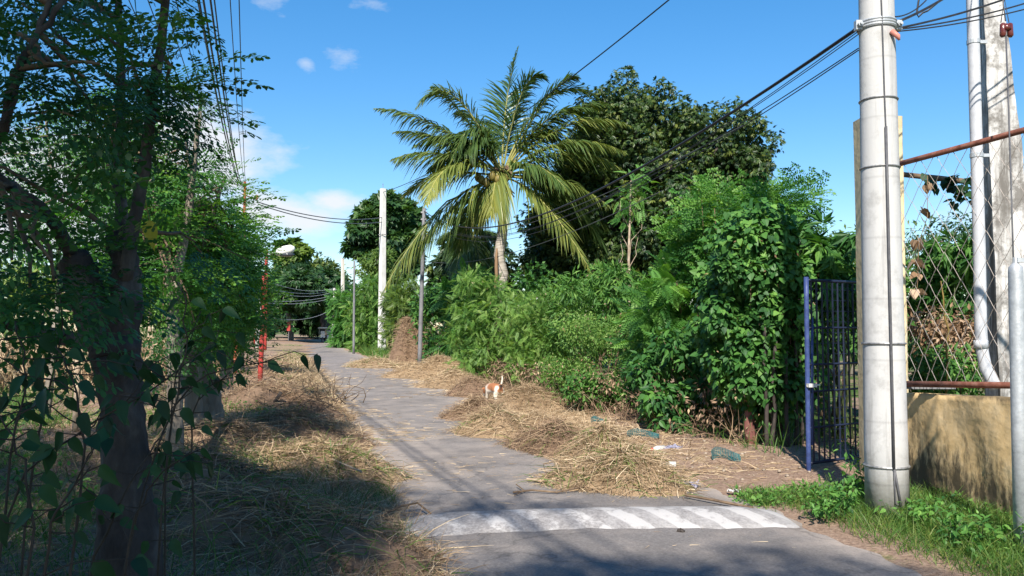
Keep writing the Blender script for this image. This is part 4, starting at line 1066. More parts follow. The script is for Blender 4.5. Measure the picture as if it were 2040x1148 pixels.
plant('fine_leaf_bush', 'dense bright small leaved bush in the middle of the hedge above the straw', 'bush',
      [(1110, 640), (1200, 620), (1290, 640), (1310, 700), (1300, 800), (1270, 830), (1180, 820), (1120, 800), (1090, 740)], 15.4, 1.6, 150, .22, 120, 'leaf', (.04, .085), 'fine', B2(1200, 15.2), .018, 18, 'twig', .35, .8, (.5, .22), crown='foliage', trunk='stem')
plant('fine_leaf_bush', 'low dark small leaved bush trailing onto the soil under the hedge', 'bush',
      [(1120, 760), (1190, 745), (1260, 770), (1300, 800), (1300, 850), (1230, 850), (1160, 825)], 14.2, 1.0, 55, .18, 70, 'round_', (.05, .10), 'broad', B2(1220, 14.), .012, 16, 'twig', .35, .8, (.42, .2), crown='foliage', trunk='stem')
plant('leafy_shrub', 'medium green shrub with long pinnate leaves between small leaved hedge and vine clump', 'shrub',
      [(1275, 600), (1300, 560), (1340, 545), (1370, 490), (1420, 480), (1460, 520), (1480, 600), (1470, 700), (1290, 720), (1270, 660)], 13.4, 1.8, 85, .26, 16, 'pinnate', (.24, .44), 'fern', B2(1370, 13.5), .025, 16, 'twig', .2, .95, (.5, .22), crown='foliage', trunk='stem', wind=(-.3, -.4, 0))
plant('leafy_shrub', 'dark shaded shrub with oval leaves at the hedge foot left of the reddish trunk', 'shrub',
      [(1280, 690), (1340, 670), (1420, 680), (1480, 700), (1485, 800), (1470, 870), (1420, 885), (1320, 865), (1280, 800)], 11.9, 1.3, 80, .23, 44, 'ovate', (.08, .16), 'vine', B2(1385, 11.8), .014, 22, 'twig', .6, .6, (.34, .2), crown='foliage', trunk='stem')
plant('vine_clump', 'tall mass of heart leaved vine smothering stakes beside the blue gate post', 'vine',
      [(1440, 470), (1480, 420), (1530, 440), (1570, 470), (1592, 520), (1606, 600), (1604, 700), (1596, 800), (1545, 830), (1500, 800), (1440, 770), (1405, 640)], 10.3, 1.2, 250, .22, 84, 'heart', (.05, .105), 'vine', B2(1530, 10.3), .013, 30, 'twig', .9, .35, (.45, .22), crown='foliage', trunk='stem', wind=(-.1, -.5, 0))
plant('moringa_sapling', 'young tree with airy pinnate sprays rising above the vine clump against the sky', 'tree',
      [(1470, 370), (1500, 360), (1530, 400), (1555, 385), (1570, 360), (1612, 375), (1622, 410), (1600, 440), (1575, 470), (1490, 480), (1460, 430)], 12.2, 1.6, 36, .22, 9, 'moringa_far', (.26, .46), 'moringa_sunny', B2(1545, 12.4), .035, 12, 'twig', .1, 1.1, (.5, .2), trunk_top=P(1545, 420, 12.4))
plant('feathery_bush', 'bright pinnate sprays leaning over the hedge left of the vine clump', 'bush',
      [(1380, 400), (1440, 380), (1490, 400), (1500, 460), (1480, 560), (1400, 560), (1370, 480)], 12.8, 1.4, 46, .26, 12, 'moringa_far', (.28, .48), 'moringa_sunny', B2(1430, 12.8), .02, 12, 'twig', .15, 1., (.52, .2), crown='foliage', trunk='stem', wind=(-.4, -.3, 0))
plant('cassava_bush', 'dark drooping cassava leaves hanging over the top of the blue gate', 'bush',
      [(1590, 480), (1630, 470), (1680, 500), (1708, 540), (1708, 620), (1650, 600), (1610, 540)], 10.2, 1.3, 24, .25, 9, 'cassava', (.20, .32), 'vine', B2(1665, 10.6), .02, 10, 'stem_green', .7, .5, (.4, .2), crown='foliage', trunk='stem')
plant('leafy_bush', 'dark shaded bush filling the view behind the blue gate bars', 'bush',
      [(1600, 560), (1660, 560), (1712, 580), (1715, 690), (1660, 720), (1600, 760)], 13.6, 1.2, 46, .26, 24, 'ovate', (.10, .19), 'broad', B2(1660, 13.4), .016, 14, 'twig', .6, .6, (.4, .2), crown='foliage', trunk='stem')
plant('pale_tree', 'sunny yellow green bushy tree behind the gate under open sky', 'tree',
      [(1585, 480), (1610, 455), (1650, 462), (1690, 440), (1740, 445), (1790, 470), (1800, 640), (1590, 640)], 23., 4., 90, .42, 60, 'leaf', (.10, .2), 'palegreen', B2(1690, 23.5), .12, 14, 'bark', .35, .7, (.55, .22), trunk_top=P(1690, 500, 23.5))
plant('dense_tree', 'dense dark tree on the slope seen between gate post and whitewashed pole', 'tree',
      [(1815, 470), (1840, 430), (1880, 405), (1910, 410), (1960, 425), (2060, 420), (2100, 520), (2080, 640), (1815, 640)], 19., 4., 120, .38, 70, 'leaf', (.09, .17), 'round_tree', B2(1960, 19.5), .14, 16, 'bark', .4, .7, (.5, .2), trunk_top=P(1960, 470, 19.5))
plant('cassava_bush', 'green cassava bush behind the chain link right of the yellow post', 'bush',
      [(1815, 500), (1860, 480), (1900, 490), (1945, 500), (1950, 640), (1880, 650), (1815, 640)], 11.4, 1.4, 40, .25, 12, 'cassava', (.16, .28), 'broad', B2(1880, 11.4), .018, 12, 'stem_green', .6, .6, (.42, .22), crown='foliage', trunk='stem')
plant('dry_shrub', 'dry brown leaved shrub under the green cassava behind the chain link', 'shrub',
      [(1815, 640), (1860, 625), (1950, 635), (1955, 700), (1900, 715), (1815, 705)], 10.6, 1., 44, .16, 40, 'leaf', (.06, .12), 'dryleaf', B2(1885, 10.6), .012, 16, 'twig_pale', .7, .5, (.5, .25), crown='foliage', trunk='stem')
plant('leafy_bush', 'low green bush on the ground behind the lower rusty pipe', 'bush',
      [(1815, 700), (1880, 705), (1950, 700), (1955, 800), (1815, 800)], 10.1, 1., 50, .18, 44, 'leaf', (.06, .13), 'broad', B2(1885, 10.1), .012, 12, 'twig', .4, .8, (.45, .22), crown='foliage', trunk='stem')
b = MB(); b.tube(branch_path(P(1886, 790, 9.6), P(1874, 560, 9.6), 8, .02), np.linspace(.014, .008, 8), 6)
single('yellow_stalk', b, rough_mat('yellow_stalk', [(.3, (.13, .09, .025)), (.7, (.22, .15, .04))], 9., 3., .7, 0), 'single thin yellow stalk standing behind the chain link before the cassava', 'stalk', smooth=True)

# --- stakes and trunks at the foot of the vine clump
b = MB(); b.tube([P(1500, 900, 10.1), P(1492, 850, 10.1), P(1496, 790, 10.1), P(1488, 700, 10.15)], [.075, .065, .055, .05], 10)
b.tube([P(1496, 800, 10.1), P(1512, 770, 10.1), P(1506, 700, 10.2)], [.05, .045, .04], 8)
single('hedge_tree', b, rough_mat('red_bark', [(.3, (.11, .045, .04)), (.6, (.24, .10, .085)), (.8, (.38, .3, .27))], 5., 6., .85, .6, 14., (1, 1, .4), dist=.02), 'thick reddish brown forked trunk at the foot of the vine clump', 'tree', smooth=True)
for k, (x0, x1) in enumerate(((1528, 1522), (1545, 1540), (1556, 1560), (1570, 1566), (1584, 1588), (1597, 1594), (1536, 1546))):
    b = MB(); d = 9.75 + .12 * (k % 3); b.tube(branch_path(np.array([P(x0, 900, d)[0], d, -.02]), P(x1, 640 + 20 * (k % 4), d), 6, .012), np.linspace(.028, .02, 6), 7)
    single('fence_stake', b, M['bark_dark'], 'one of the weathered brown stakes under the vine clump beside the blue gate', 'stake', 'stakes under the vine clump', True)

# --- undergrowth of the hedge foot: dry stems and hanging dead vine
b = MB(); n = 900
yy = rng.uniform(9.9, 22, n); xx = road_c(yy) + 2.75 + .35 * sm(14, 10, yy) * 1.2 + rng.normal(0, .16, n)
p0 = np.stack([xx, yy, gz(xx, yy)], 1); d = np.stack([rng.normal(0, .5, n), rng.normal(0, .5, n), rng.uniform(.4, 1.2, n)], 1)
b.ribbons(p0, d, rng.uniform(.25, .8, n), rng.uniform(.006, .014, n), np.stack([rng.normal(0, .3, n), rng.normal(0, .3, n), rng.uniform(-.7, 0, n)], 1), rng.random(n) * .8)
cs = np.stack([xx[:160], yy[:160], gz(xx[:160], yy[:160]) + rng.uniform(.1, .7, 160)], 1)
foliage(b, cs, .14, 22, T['leaf'], (.04, .09), .7, .5, (.35, .25))
structure('dry_undergrowth', b, M['strawdark'], 'stuff', False)

# --- bushes further down the right side
plant('leafy_bush', 'dark leafy bush behind the thin grey pole in shade', 'bush',
      [(838, 590), (870, 560), (905, 575), (920, 640), (915, 720), (850, 722), (835, 660)], 31., 2.4, 60, .42, 40, 'round_', (.13, .24), 'broad', B2(880, 31), .03, 10, 'twig', .35, .8, (.3, .2), crown='foliage', trunk='stem')
plant('leafy_bush', 'bush with pinnate leaves right of the thin grey pole behind dry reeds', 'bush',
      [(890, 580), (930, 520), (960, 560), (975, 620), (960, 720), (900, 720)], 26., 2.2, 60, .36, 24, 'fern_far', (.25, .5), 'fern', B2(930, 26), .03, 10, 'twig', .3, .8, (.42, .2), crown='foliage', trunk='stem')
plant('feathery_bush', 'olive green feathery bush between white pole and thin grey pole', 'bush',
      [(772, 600), (800, 560), (835, 575), (845, 650), (832, 705), (775, 700)], 41., 3., 70, .5, 60, 'fern_far', (.2, .4), 'palegreen', B2(805, 41), .03, 10, 'twig', .3, .8, (.35, .2), crown='foliage', trunk='stem')
plant('feathery_bush', 'green feathery bush on the roadside just left of the white pole', 'bush',
      [(715, 600), (735, 560), (765, 560), (775, 640), (770, 690), (715, 695), (705, 650)], 50., 3., 60, .6, 60, 'fern_far', (.25, .5), 'fine', B2(740, 50), .03, 10, 'twig', .3, .8, (.45, .2), crown='foliage', trunk='stem')
plant('feathery_bush', 'farthest roadside bush under the pale poles near the tricycle', 'bush',
      [(672, 600), (690, 575), (715, 590), (722, 650), (715, 690), (672, 690)], 60., 3., 55, .7, 60, 'fern_far', (.3, .55), 'fern', B2(695, 60), .03, 10, 'twig', .3, .8, (.42, .2), crown='foliage', trunk='stem')
plant('leafy_tree', 'pale green small tree rising behind the slim grey post', 'tree',
      [(705, 520), (740, 490), (775, 480), (800, 500), (810, 580), (790, 620), (715, 610)], 58., 4., 60, .8, 60, 'leaf', (.25, .45), 'palegreen', B2(750, 59), .15, 10, 'bark', .35, .8, (.4, .2), trunk_top=P(755, 540, 59))
plant('leafy_tree', 'round dark green tree behind the white pole with layered boughs', 'tree',
      [(678, 490), (705, 470), (712, 430), (722, 395), (750, 385), (790, 378), (830, 390), (850, 420), (850, 560), (780, 570), (700, 510)], 66., 7., 110, 1.05, 60, 'whorl_round', (.4, .7), 'round_tree', B2(785, 67), .35, 20, 'bark', .3, .9, (.45, .22), trunk_top=P(785, 420, 67), flat=.6)
plant('leafy_tree', 'dense dark backdrop tree between grey pole and palm trunk', 'tree',
      [(840, 500), (880, 470), (960, 480), (1010, 470), (1040, 500), (1040, 640), (850, 640)], 33., 4., 90, .55, 50, 'whorl', (.25, .4), 'big_tree', B2(940, 34), .2, 12, 'bark_dark', .5, .7, (.28, .2), trunk_top=P(940, 500, 34))
plant('leafy_tree', 'overhanging dark tree above the road end casting the deep shade', 'tree',
      [(530, 560), (575, 535), (620, 525), (660, 535), (690, 560), (690, 622), (640, 628), (600, 618), (530, 625)], 80., 14., 150, 1.2, 70, 'whorl', (.45, .8), 'round_tree', B2(672, 88), .5, 18, 'bark_dark', .4, .8, (.34, .22), trunk_top=P(640, 560, 88), flat=.6, inset=.6)
plant('leafy_tree', 'rounded olive and orange tinted tree crown over the end of the road', 'tree',
      [(592, 545), (605, 520), (625, 508), (650, 506), (675, 520), (690, 545), (690, 600), (600, 600)], 98., 9., 70, 1.3, 60, 'leaf', (.5, .9), 'big_tree', B2(650, 100), .4, 10, 'bark_dark', .4, .8, (.62, .22), trunk_top=P(650, 540, 100))
plant('leafy_tree', 'small light green tree with open crown above the street lamp', 'tree',
      [(548, 510), (565, 485), (590, 465), (620, 470), (622, 500), (600, 515), (600, 560), (545, 580)], 84., 6., 34, 1.0, 46, 'whorl_round', (.5, .8), 'palegreen', B2(580, 85), .25, 14, 'bark', .3, .9, (.4, .22), trunk_top=P(582, 510, 85))
plant('leafy_tree', 'dark tree wall left of the road end behind the red posts', 'tree',
      [(470, 560), (520, 540), (575, 560), (600, 600), (605, 660), (470, 672)], 100., 8., 90, 1.4, 50, 'whorl', (.6, 1.), 'round_tree', B2(540, 102), .4, 10, 'bark_dark', .4, .8, (.3, .2), trunk_top=P(540, 580, 102))
plant('leafy_tree', 'dark tree closing the road end behind the parked tricycle', 'tree',
      [(590, 600), (640, 590), (690, 600), (700, 675), (600, 672)], 106., 8., 80, 1.4, 50, 'whorl', (.6, 1.), 'round_tree', B2(650, 108), .4, 10, 'bark_dark', .4, .8, (.2, .15), trunk_top=P(650, 610, 108))  # low tint: shade under the overhanging crown put into the leaf colour
plant('leafy_bush', 'dark leafy thicket between palm trunk and bare sapling behind the hedge', 'bush',
      [(1010, 570), (1060, 540), (1150, 560), (1230, 540), (1300, 560), (1310, 700), (1010, 720)], 22.5, 2.2, 140, .36, 70, 'round_', (.10, .18), 'broad', B2(1150, 22.5), .03, 12, 'twig', .35, .8, (.3, .2), crown='foliage', trunk='stem')
# dry reeds by the hedge
b = MB(); n = 90; x0 = rng.uniform(880, 925, n); p0 = np.array([[P(x, 650, 27.)[0], 27. + rng.normal(0, .25), 0.] for x in x0])
b.ribbons(p0, np.stack([rng.normal(0, .08, n), rng.normal(0, .08, n), np.ones(n)], 1), rng.uniform(.7, 2.1, n), rng.uniform(.03, .06, n), np.stack([rng.normal(0, .1, n), rng.normal(0, .1, n), np.zeros(n)], 1), rng.random(n))
foliage(b, np.array([P(x, y, 26.9) for x, y in zip(rng.uniform(882, 920, 26), rng.uniform(650, 730, 26))]), .2, 20, T['slim'], (.1, .25), .8, .4, (.6, .25))
single('dry_reeds', b, M['straw'], 'clump of dry upright reeds right of the thin grey pole', 'reeds')

# ------------------------------------------------------------------ coconut palms
def frond(mb_r, mb_l, base, ctrl, tip, ll, yellow, npair=112, droop=.55, wid=.04, r0=.035):
    t = np.linspace(0, 1, npair); tt = t[:, None]
    p = (1 - tt) ** 2 * base + 2 * tt * (1 - tt) * ctrl + tt ** 2 * tip
    tan = 2 * (1 - tt) * (ctrl - base) + 2 * tt * (tip - ctrl); tan /= np.linalg.norm(tan, axis=1)[:, None]
    mb_r.tube(p[::4], np.linspace(r0, .006, len(p[::4])), 6, tint=.5 + .4 * yellow)
    side = np.cross(tan, np.array([0, 0, 1.])); ns = np.linalg.norm(side, axis=1)[:, None]
    alt = np.array([1., 0.2, 0]); side = np.where(ns > .15, side / (ns + 1e-9), alt)
    upv = np.cross(side, tan)
    prof = ll * np.clip(np.sin(np.pi * (.12 + .88 * t) ** .8) ** .6, .22, 1) * (1 - .45 * t ** 3)
    sel = t > .13
    for sg in (-1, 1):
        n = sel.sum()
        L_ = (prof[sel] * rng.uniform(.82, 1.08, n))
        lift = rng.normal(.18, .12, n)[:, None]
        d = tan[sel] * (.55 + .5 * t[sel][:, None]) + side[sel] * sg * .85 + upv[sel] * lift + rng.normal(0, .07, (n, 3))
        d /= np.linalg.norm(d, axis=1)[:, None]
        bend = np.zeros((n, 3)); bend[:, 2] = -droop * rng.uniform(.6, 1.3, n)
        # leaflet as a folded strip, three rows
        wv = np.cross(d, upv[sel]); wv /= np.linalg.norm(wv, axis=1)[:, None] + 1e-9
        wv = wv + rng.normal(0, .35, (n, 3)); wv /= np.linalg.norm(wv, axis=1)[:, None]
        rows = []
        for f, w_ in ((0, .5), (.33, 1.), (.7, .75), (1., .05)):
            c = p[sel] + d * (L_ * f)[:, None] + bend * (L_ * f * f)[:, None]
            rows += [c - wv * wid * w_ / 2, c + wv * wid * w_ / 2]
        v = np.stack(rows, 1); Q = np.array([[0, 1, 3, 2], [2, 3, 5, 4], [4, 5, 7, 6]])
        q = (Q[None] + (np.arange(n) * 8)[:, None, None]).reshape(-1, 4)
        ti = np.clip(.28 + .5 * yellow + .25 * yellow * t[sel] + rng.normal(0, .10, n), 0, 1)
        mb_l.add(v.reshape(-1, 3), q, None, np.repeat(ti, 8))

def palm(label, d, crown_px, base_px, fronds, r, ll, wid, name='coconut_palm', nuts=True, trunk_z=None):
    c = P(*crown_px, d)
    g = np.array([P(base_px, 650, d)[0], d + .1, -.05])
    root = thing(name, label, 'palm tree', g)
    b = MB(); path = branch_path(g, c - np.array([0, 0, .25]), 12, .01)
    b.tube(path, np.linspace(r * 1.3, r * .85, 12) * (1 + .05 * np.sin(np.arange(12) * 2.5)), 14); part('trunk', b, M['palm_bark'], root, True)
    b = MB()
    for k in range(26):
        a = rng.random() * 6.28; h = rng.uniform(-.35, .35); pp = c + np.array([.16 * math.cos(a), .16 * math.sin(a), h])
        b.tube([pp, pp + np.array([.22 * math.cos(a), .22 * math.sin(a), rng.uniform(-.3, .15)])], [.05, .015], 5)
    part('fibre', b, M['twig'], root)
    for (cx, cy, tx, ty, dy, yel, dr) in fronds:
        br, bl = MB(), MB()
        ct = P(cx, cy, d) + np.array([0, dy * .55, 0]); tp = P(tx, ty, d) + np.array([0, dy, 0])
        st = c + (ct - c) / (np.linalg.norm(ct - c)) * .12
        frond(br, bl, st, ct, tp, ll, yel, droop=dr * .85, wid=wid)
        fr = part('frond', bl, M['palm'], root); part('rachis', br, M['palm_rachis'], fr, True)
    if nuts:
        for k in range(7):
            a = math.radians(200 + 24 * k); b = MB(); b.ball(c + np.array([.42 * math.cos(a) - .3, .35 * math.sin(a), -.05 - .09 * (k % 3)]), (.11, .11, .14), 10); part('coconut', b, M['coconut'], root, True)
    return root
M['palm_rachis'] = leaf_mat('palm_rachis', (.10, .12, .04), (.22, .22, .07), (.40, .36, .10), .05, .5)
M['coconut'] = rough_mat('coconut', [(.3, (.12, .10, .03)), (.7, (.25, .20, .06))], 6., 3., .5, .1)
FR = [ # ctrl px, tip px, depth offset, yellowness, leaflet droop
    (870, 225, 752, 222, -.3, .35, .75), (905, 120, 836, 232, -.9, .45, .55), (1002, 190, 1032, 92, .2, .05, .35), (1035, 130, 1085, 165, -.5, .05, .5),
    (1085, 120, 1192, 190, .3, .25, .35), (1130, 210, 1248, 262, -.7, .55, .7), (1125, 255, 1236, 322, -1.2, .5, .8), (1060, 305, 1128, 400, -1.4, .35, .7),
    (1085, 385, 1168, 550, -1.5, .6, .7), (1150, 350, 1228, 535, .6, .2, .9), (1140, 330, 1245, 480, 1.4, .25, .9), (990, 330, 978, 430, -.5, .7, 1.4),
    (865, 395, 776, 588, -1.3, .6, .95), (900, 392, 800, 560, -.9, .45, 1.0), (885, 300, 862, 425, -1.8, .7, .7), (868, 325, 798, 385, .6, .55, .55), (905, 270, 850, 325, 1.2, .1, .8),
    (945, 200, 905, 330, -.9, .15, .85), (975, 210, 900, 205, 1.2, .05, .6), (1065, 215, 1115, 260, 1.3, .05, .6), (1110, 300, 1190, 400, 1.9, .1, .8),
    (1120, 190, 1215, 215, -.2, .3, .6), (1140, 270, 1245, 350, -.4, .45, .8), (880, 260, 790, 270, -.4, .35, .7), (870, 290, 790, 330, -.9, .5, .8), (900, 180, 860, 170, .2, .3, .6), (1100, 150, 1150, 160, -.3, .2, .5), (955, 250, 930, 320, -1.0, .2, .9), (940, 380, 900, 500, 1.4, .2, .9), (1090, 200, 1180, 230, -.6, .3, .6), (930, 240, 830, 300, -.6, .3, .8), (1090, 330, 1210, 420, -.8, .5, .9)]
palm('tall coconut palm with sunlit arching fronds standing behind the hedge', 24., (1000, 352), 1000, FR, .155, 1.12, .044)
# dead hanging frond sheath beside the trunk
b = MB(); b.tube(branch_path(P(990, 495, 23.7), P(986, 585, 23.7), 6, .02), [.02, .045, .05, .05, .045, .02], 8)
single('dead_frond', b, M['dryleaf'], 'dry brown dead frond hanging against the left of the palm trunk', 'dead frond', smooth=True)
FR2 = [(920, 430, 880, 520, 0, .1, .9), (905, 450, 870, 480, .6, .1, .8), (960, 440, 990, 530, 0, .1, .9), (945, 420, 960, 400, -.4, .05, .6), (925, 460, 905, 570, -.8, .15, .9), (950, 470, 965, 570, -.8, .15, .9), (970, 450, 1010, 480, .6, .1, .9), (915, 420, 895, 440, .8, .1, .8)]
palm('small dark palm in shade behind the lower left fronds of the coconut palm', 29., (938, 470), 940, FR2, .12, .8, .05, nuts=False)

# ------------------------------------------------------------------ left side: moringa trees and far field
def moringa(label, base, trunk_pts, radii, limbs, poly, d, thick, ncl, rc, per, size, mat, tint, bark='bark', tm='moringa', up=1.1, droop=.25):
    root = thing('moringa_tree', label, 'tree', base)
    b = MB(); pts = np.array(trunk_pts); n = 30
    tt = np.linspace(0, 1, len(pts)); ti = np.linspace(0, 1, n)
    path = np.stack([np.interp(ti, tt, pts[:, k]) for k in range(3)], 1) + rng.normal(0, .003, (n, 3))
    b.tube(path, np.interp(ti, tt, radii) * (1 + .04 * rng.normal(0, 1, n)), 26, lump=.07)
    part('trunk', b, M[bark], root, True)
    ends = []
    for lp, lr in limbs:
        m = MB(); lp = np.array(lp); ti2 = np.linspace(0, 1, 18); t2 = np.linspace(0, 1, len(lp))
        pp = np.stack([np.interp(ti2, t2, lp[:, k]) for k in range(3)], 1) + rng.normal(0, .004, (18, 3))
        m.tube(pp, np.linspace(lr[0], lr[1], 18), 14, lump=.06); part('limb', m, M[bark], root, True); ends += list(pp[7:])
    cs = np.concatenate([poly_cloud(pl_, d_, th_, n_) for pl_, d_, th_, n_ in ([(poly, d, thick, ncl)] if not isinstance(poly, list) or not isinstance(poly[0], tuple) or len(poly[0]) != 4 else poly)])
    m = MB(); foliage(m, cs, rc, per, T[tm], size, droop, 1.7, tint, .6, .2, wind=(.45, -.15, .05), calm=.5); part('crown', m, M[mat], root)
    m = MB(); ends = np.array(ends if ends else path[8:])
    for c_ in cs:
        j = np.argmin(np.linalg.norm(ends - c_, axis=1) + rng.random(len(ends)) * .5)
        m.tube(branch_path(ends[j], c_, 5, .05, .06), np.linspace(.014, .005, 5), 5)
    part('twig', m, M['twig'], root, True)
    return root

D = 3.5
tr = [np.array([P(258, 900, D)[0], D, -.05]), P(256, 1100, D), P(250, 950, D), P(243, 820, D), P(238, 740, D), P(228, 690, D)]
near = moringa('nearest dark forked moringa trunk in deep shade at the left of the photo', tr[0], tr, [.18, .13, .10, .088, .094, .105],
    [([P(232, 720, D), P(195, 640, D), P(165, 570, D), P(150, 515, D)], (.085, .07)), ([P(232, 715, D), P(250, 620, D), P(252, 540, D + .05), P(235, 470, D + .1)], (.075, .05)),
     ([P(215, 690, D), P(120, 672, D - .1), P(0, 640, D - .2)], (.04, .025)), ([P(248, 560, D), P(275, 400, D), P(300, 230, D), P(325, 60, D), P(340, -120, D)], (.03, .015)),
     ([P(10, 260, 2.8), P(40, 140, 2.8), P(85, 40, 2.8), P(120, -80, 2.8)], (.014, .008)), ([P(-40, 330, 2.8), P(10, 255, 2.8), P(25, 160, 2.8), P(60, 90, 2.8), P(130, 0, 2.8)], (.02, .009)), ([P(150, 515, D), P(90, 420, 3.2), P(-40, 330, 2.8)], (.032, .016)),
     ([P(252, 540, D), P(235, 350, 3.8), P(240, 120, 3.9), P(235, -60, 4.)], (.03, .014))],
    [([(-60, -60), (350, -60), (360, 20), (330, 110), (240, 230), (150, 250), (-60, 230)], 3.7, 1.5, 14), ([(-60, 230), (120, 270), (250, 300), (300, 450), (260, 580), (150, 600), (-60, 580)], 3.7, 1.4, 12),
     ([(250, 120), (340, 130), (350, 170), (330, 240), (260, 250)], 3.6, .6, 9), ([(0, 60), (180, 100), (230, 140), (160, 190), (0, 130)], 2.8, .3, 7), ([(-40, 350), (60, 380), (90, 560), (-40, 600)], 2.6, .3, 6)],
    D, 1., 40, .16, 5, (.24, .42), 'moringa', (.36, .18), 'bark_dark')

def simple_tr(bx, by, pts, d=None):
    g = on_ground(bx, by); d = g[1]
    return [g - np.array([0, 0, .05])] + [P(x, y, d) for x, y in pts], d
tr, d = simple_tr(345, 945, [(350, 850), (348, 740), (345, 650), (352, 560)])
moringa('slim pale barked moringa just right of the dark foreground trunk', tr[0], tr, [.085, .07, .065, .06, .05],
    [([tr[-1], P(375, 420, d), P(390, 300, d), P(400, 200, d)], (.045, .015)), ([tr[-2], P(330, 500, d), P(300, 350, d), P(280, 260, d)], (.04, .015))],
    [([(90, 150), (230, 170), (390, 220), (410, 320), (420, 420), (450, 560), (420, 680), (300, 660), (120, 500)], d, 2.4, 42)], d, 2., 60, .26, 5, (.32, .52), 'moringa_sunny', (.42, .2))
tr, d = simple_tr(388, 880, [(385, 800), (375, 720), (372, 620), (385, 520)])
moringa('moringa with grey streaked trunk between pale trunk and stump', tr[0], tr, [.10, .085, .075, .07, .05],
    [([tr[-1], P(420, 430, d), P(450, 350, d)], (.045, .015)), ([tr[-1], P(380, 400, d), P(370, 260, d)], (.04, .012))],
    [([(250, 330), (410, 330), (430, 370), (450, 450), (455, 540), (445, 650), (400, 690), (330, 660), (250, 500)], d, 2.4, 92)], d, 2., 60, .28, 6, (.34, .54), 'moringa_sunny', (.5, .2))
tr, d = simple_tr(428, 868, [(424, 830), (418, 780), (405, 720), (398, 690)])
moringa('thick leaning pollarded stump with a knobbly top sprouting moringa leaves', tr[0], tr, [.15, .12, .105, .09, .08],
    [([tr[-1], P(430, 620, d), P(470, 540, d)], (.03, .012)), ([tr[-1], P(395, 600, d), P(400, 500, d)], (.03, .012))],
    [([(380, 480), (435, 430), (455, 500), (460, 590), (450, 650), (400, 680)], d + .5, 1.8, 48)], d, 2., 60, .26, 6, (.34, .5), 'moringa_sunny', (.58, .2), 'bark')
tr, d = simple_tr(452, 800, [(452, 740), (455, 660), (460, 600)])
moringa('spotted whitish moringa trunk behind the leaning stump', tr[0], tr, [.12, .10, .09, .06],
    [([tr[-1], P(480, 500, d), P(490, 420, d)], (.05, .015))],
    [([(430, 410), (450, 405), (462, 470), (468, 570), (460, 650), (430, 660)], d, 2.4, 44)], d, 2., 60, .32, 6, (.38, .6), 'moringa_sunny', (.5, .2), tm='moringa_far')
tr, d = simple_tr(478, 745, [(478, 700), (482, 640), (486, 590)])
moringa('distant moringa with pale trunk by the short rusty red post', tr[0], tr, [.12, .10, .09, .06],
    [([tr[-1], P(490, 500, d), P(480, 440, d)], (.05, .02))],
    [([(440, 480), (460, 450), (470, 520), (474, 600), (465, 660), (435, 650)], d, 2.6, 44)], d, 2., 60, .38, 6, (.45, .7), 'moringa_sunny', (.5, .2), tm='moringa_far')
tr, d = simple_tr(90, 835, [(100, 760), (110, 650), (120, 560)])
moringa('thin moringa at the far left with light feathery crown', tr[0], tr, [.06, .05, .045, .035],
    [([tr[-1], P(110, 400, d), P(90, 230, d)], (.03, .012))],
    [([(-60, 250), (150, 230), (330, 300), (330, 420), (200, 470), (-60, 430)], d, 2.4, 30)], d, 2., 60, .3, 5, (.34, .54), 'moringa_sunny', (.45, .2))

# far-left field vegetation
plant('yellow_bush', 'bright yellow green shrub lit by sun at the far left under the dark leaves', 'bush',
      [(15, 560), (40, 530), (90, 535), (130, 550), (150, 600), (20, 600)], 19., 1.4, 40, .24, 34, 'round_', (.09, .17), 'palegreen', B2(75, 19), .02, 10, 'twig', .2, 1., (.85, .15), crown='foliage', trunk='stem')
for lab, poly, d, mt_, ti in (('broad sunlit tree at the back of the left field', [(-260, 540), (-120, 480), (20, 500), (100, 530), (110, 640), (-260, 650)], 46., 'palegreen', .4),
                       ('green tree at the back of the left field behind the forked trunk', [(90, 560), (150, 520), (230, 530), (290, 555), (290, 650), (90, 650)], 40., 'fine', .4),
                       ('distant olive tree behind the pale moringa trunk', [(270, 570), (330, 535), (400, 540), (450, 560), (460, 660), (270, 660)], 52., 'round_tree', .55),
                       ('distant dark tree behind the rusty pole', [(420, 560), (470, 530), (530, 550), (540, 670), (420, 670)], 74., 'round_tree', .4)):
    c0 = np.mean(np.array(poly), 0)[0]
    plant('field_tree', lab, 'tree', poly, d, 5., 80, .02 * d, 46, 'leaf', (.006 * d, .012 * d), mt_, B2(c0, d + .5), .15, 12, 'bark', .35, .8, (ti, .22), trunk_top=P(c0, 570, d + .5))
# dry stalks thicket in the left field
for lab, x0, x1, d, top, n in (('thicket of dry brown stalks beyond the forked trunk', -40, 200, 17., 640, 520), ('dry yellow stalks between the moringa trunks', 230, 420, 19., 640, 420), ('pale dry stalks at the far left edge', -300, -20, 15., 640, 300)):
    b = MB(); xs = rng.uniform(P(x0, 650, d)[0], P(x1, 650, d)[0], n); ys = d + rng.normal(0, .8, n); p0 = np.stack([xs, ys, gz(xs, ys)], 1)
    b.ribbons(p0, np.stack([rng.normal(0, .28, n), rng.normal(0, .28, n), np.ones(n)], 1), rng.uniform(.5, 1.9, n), rng.uniform(.012, .035, n), np.stack([rng.normal(0, .3, n), rng.normal(0, .3, n), rng.uniform(-.5, 0, n)], 1), rng.random(n))
    foliage(b, np.stack([xs[:70], ys[:70], rng.uniform(.3, 1.3, 70)], 1), .22, 16, T['slim'], (.1, .26), .8, .4, (.45, .25))
    single('dry_stalks', b, M['straw'], lab, 'dry stalks')
fence2 = thing('rail_fence', 'low pale pole fence crossing the left field behind the forked trunk', 'fence', P(180, 650, 21))
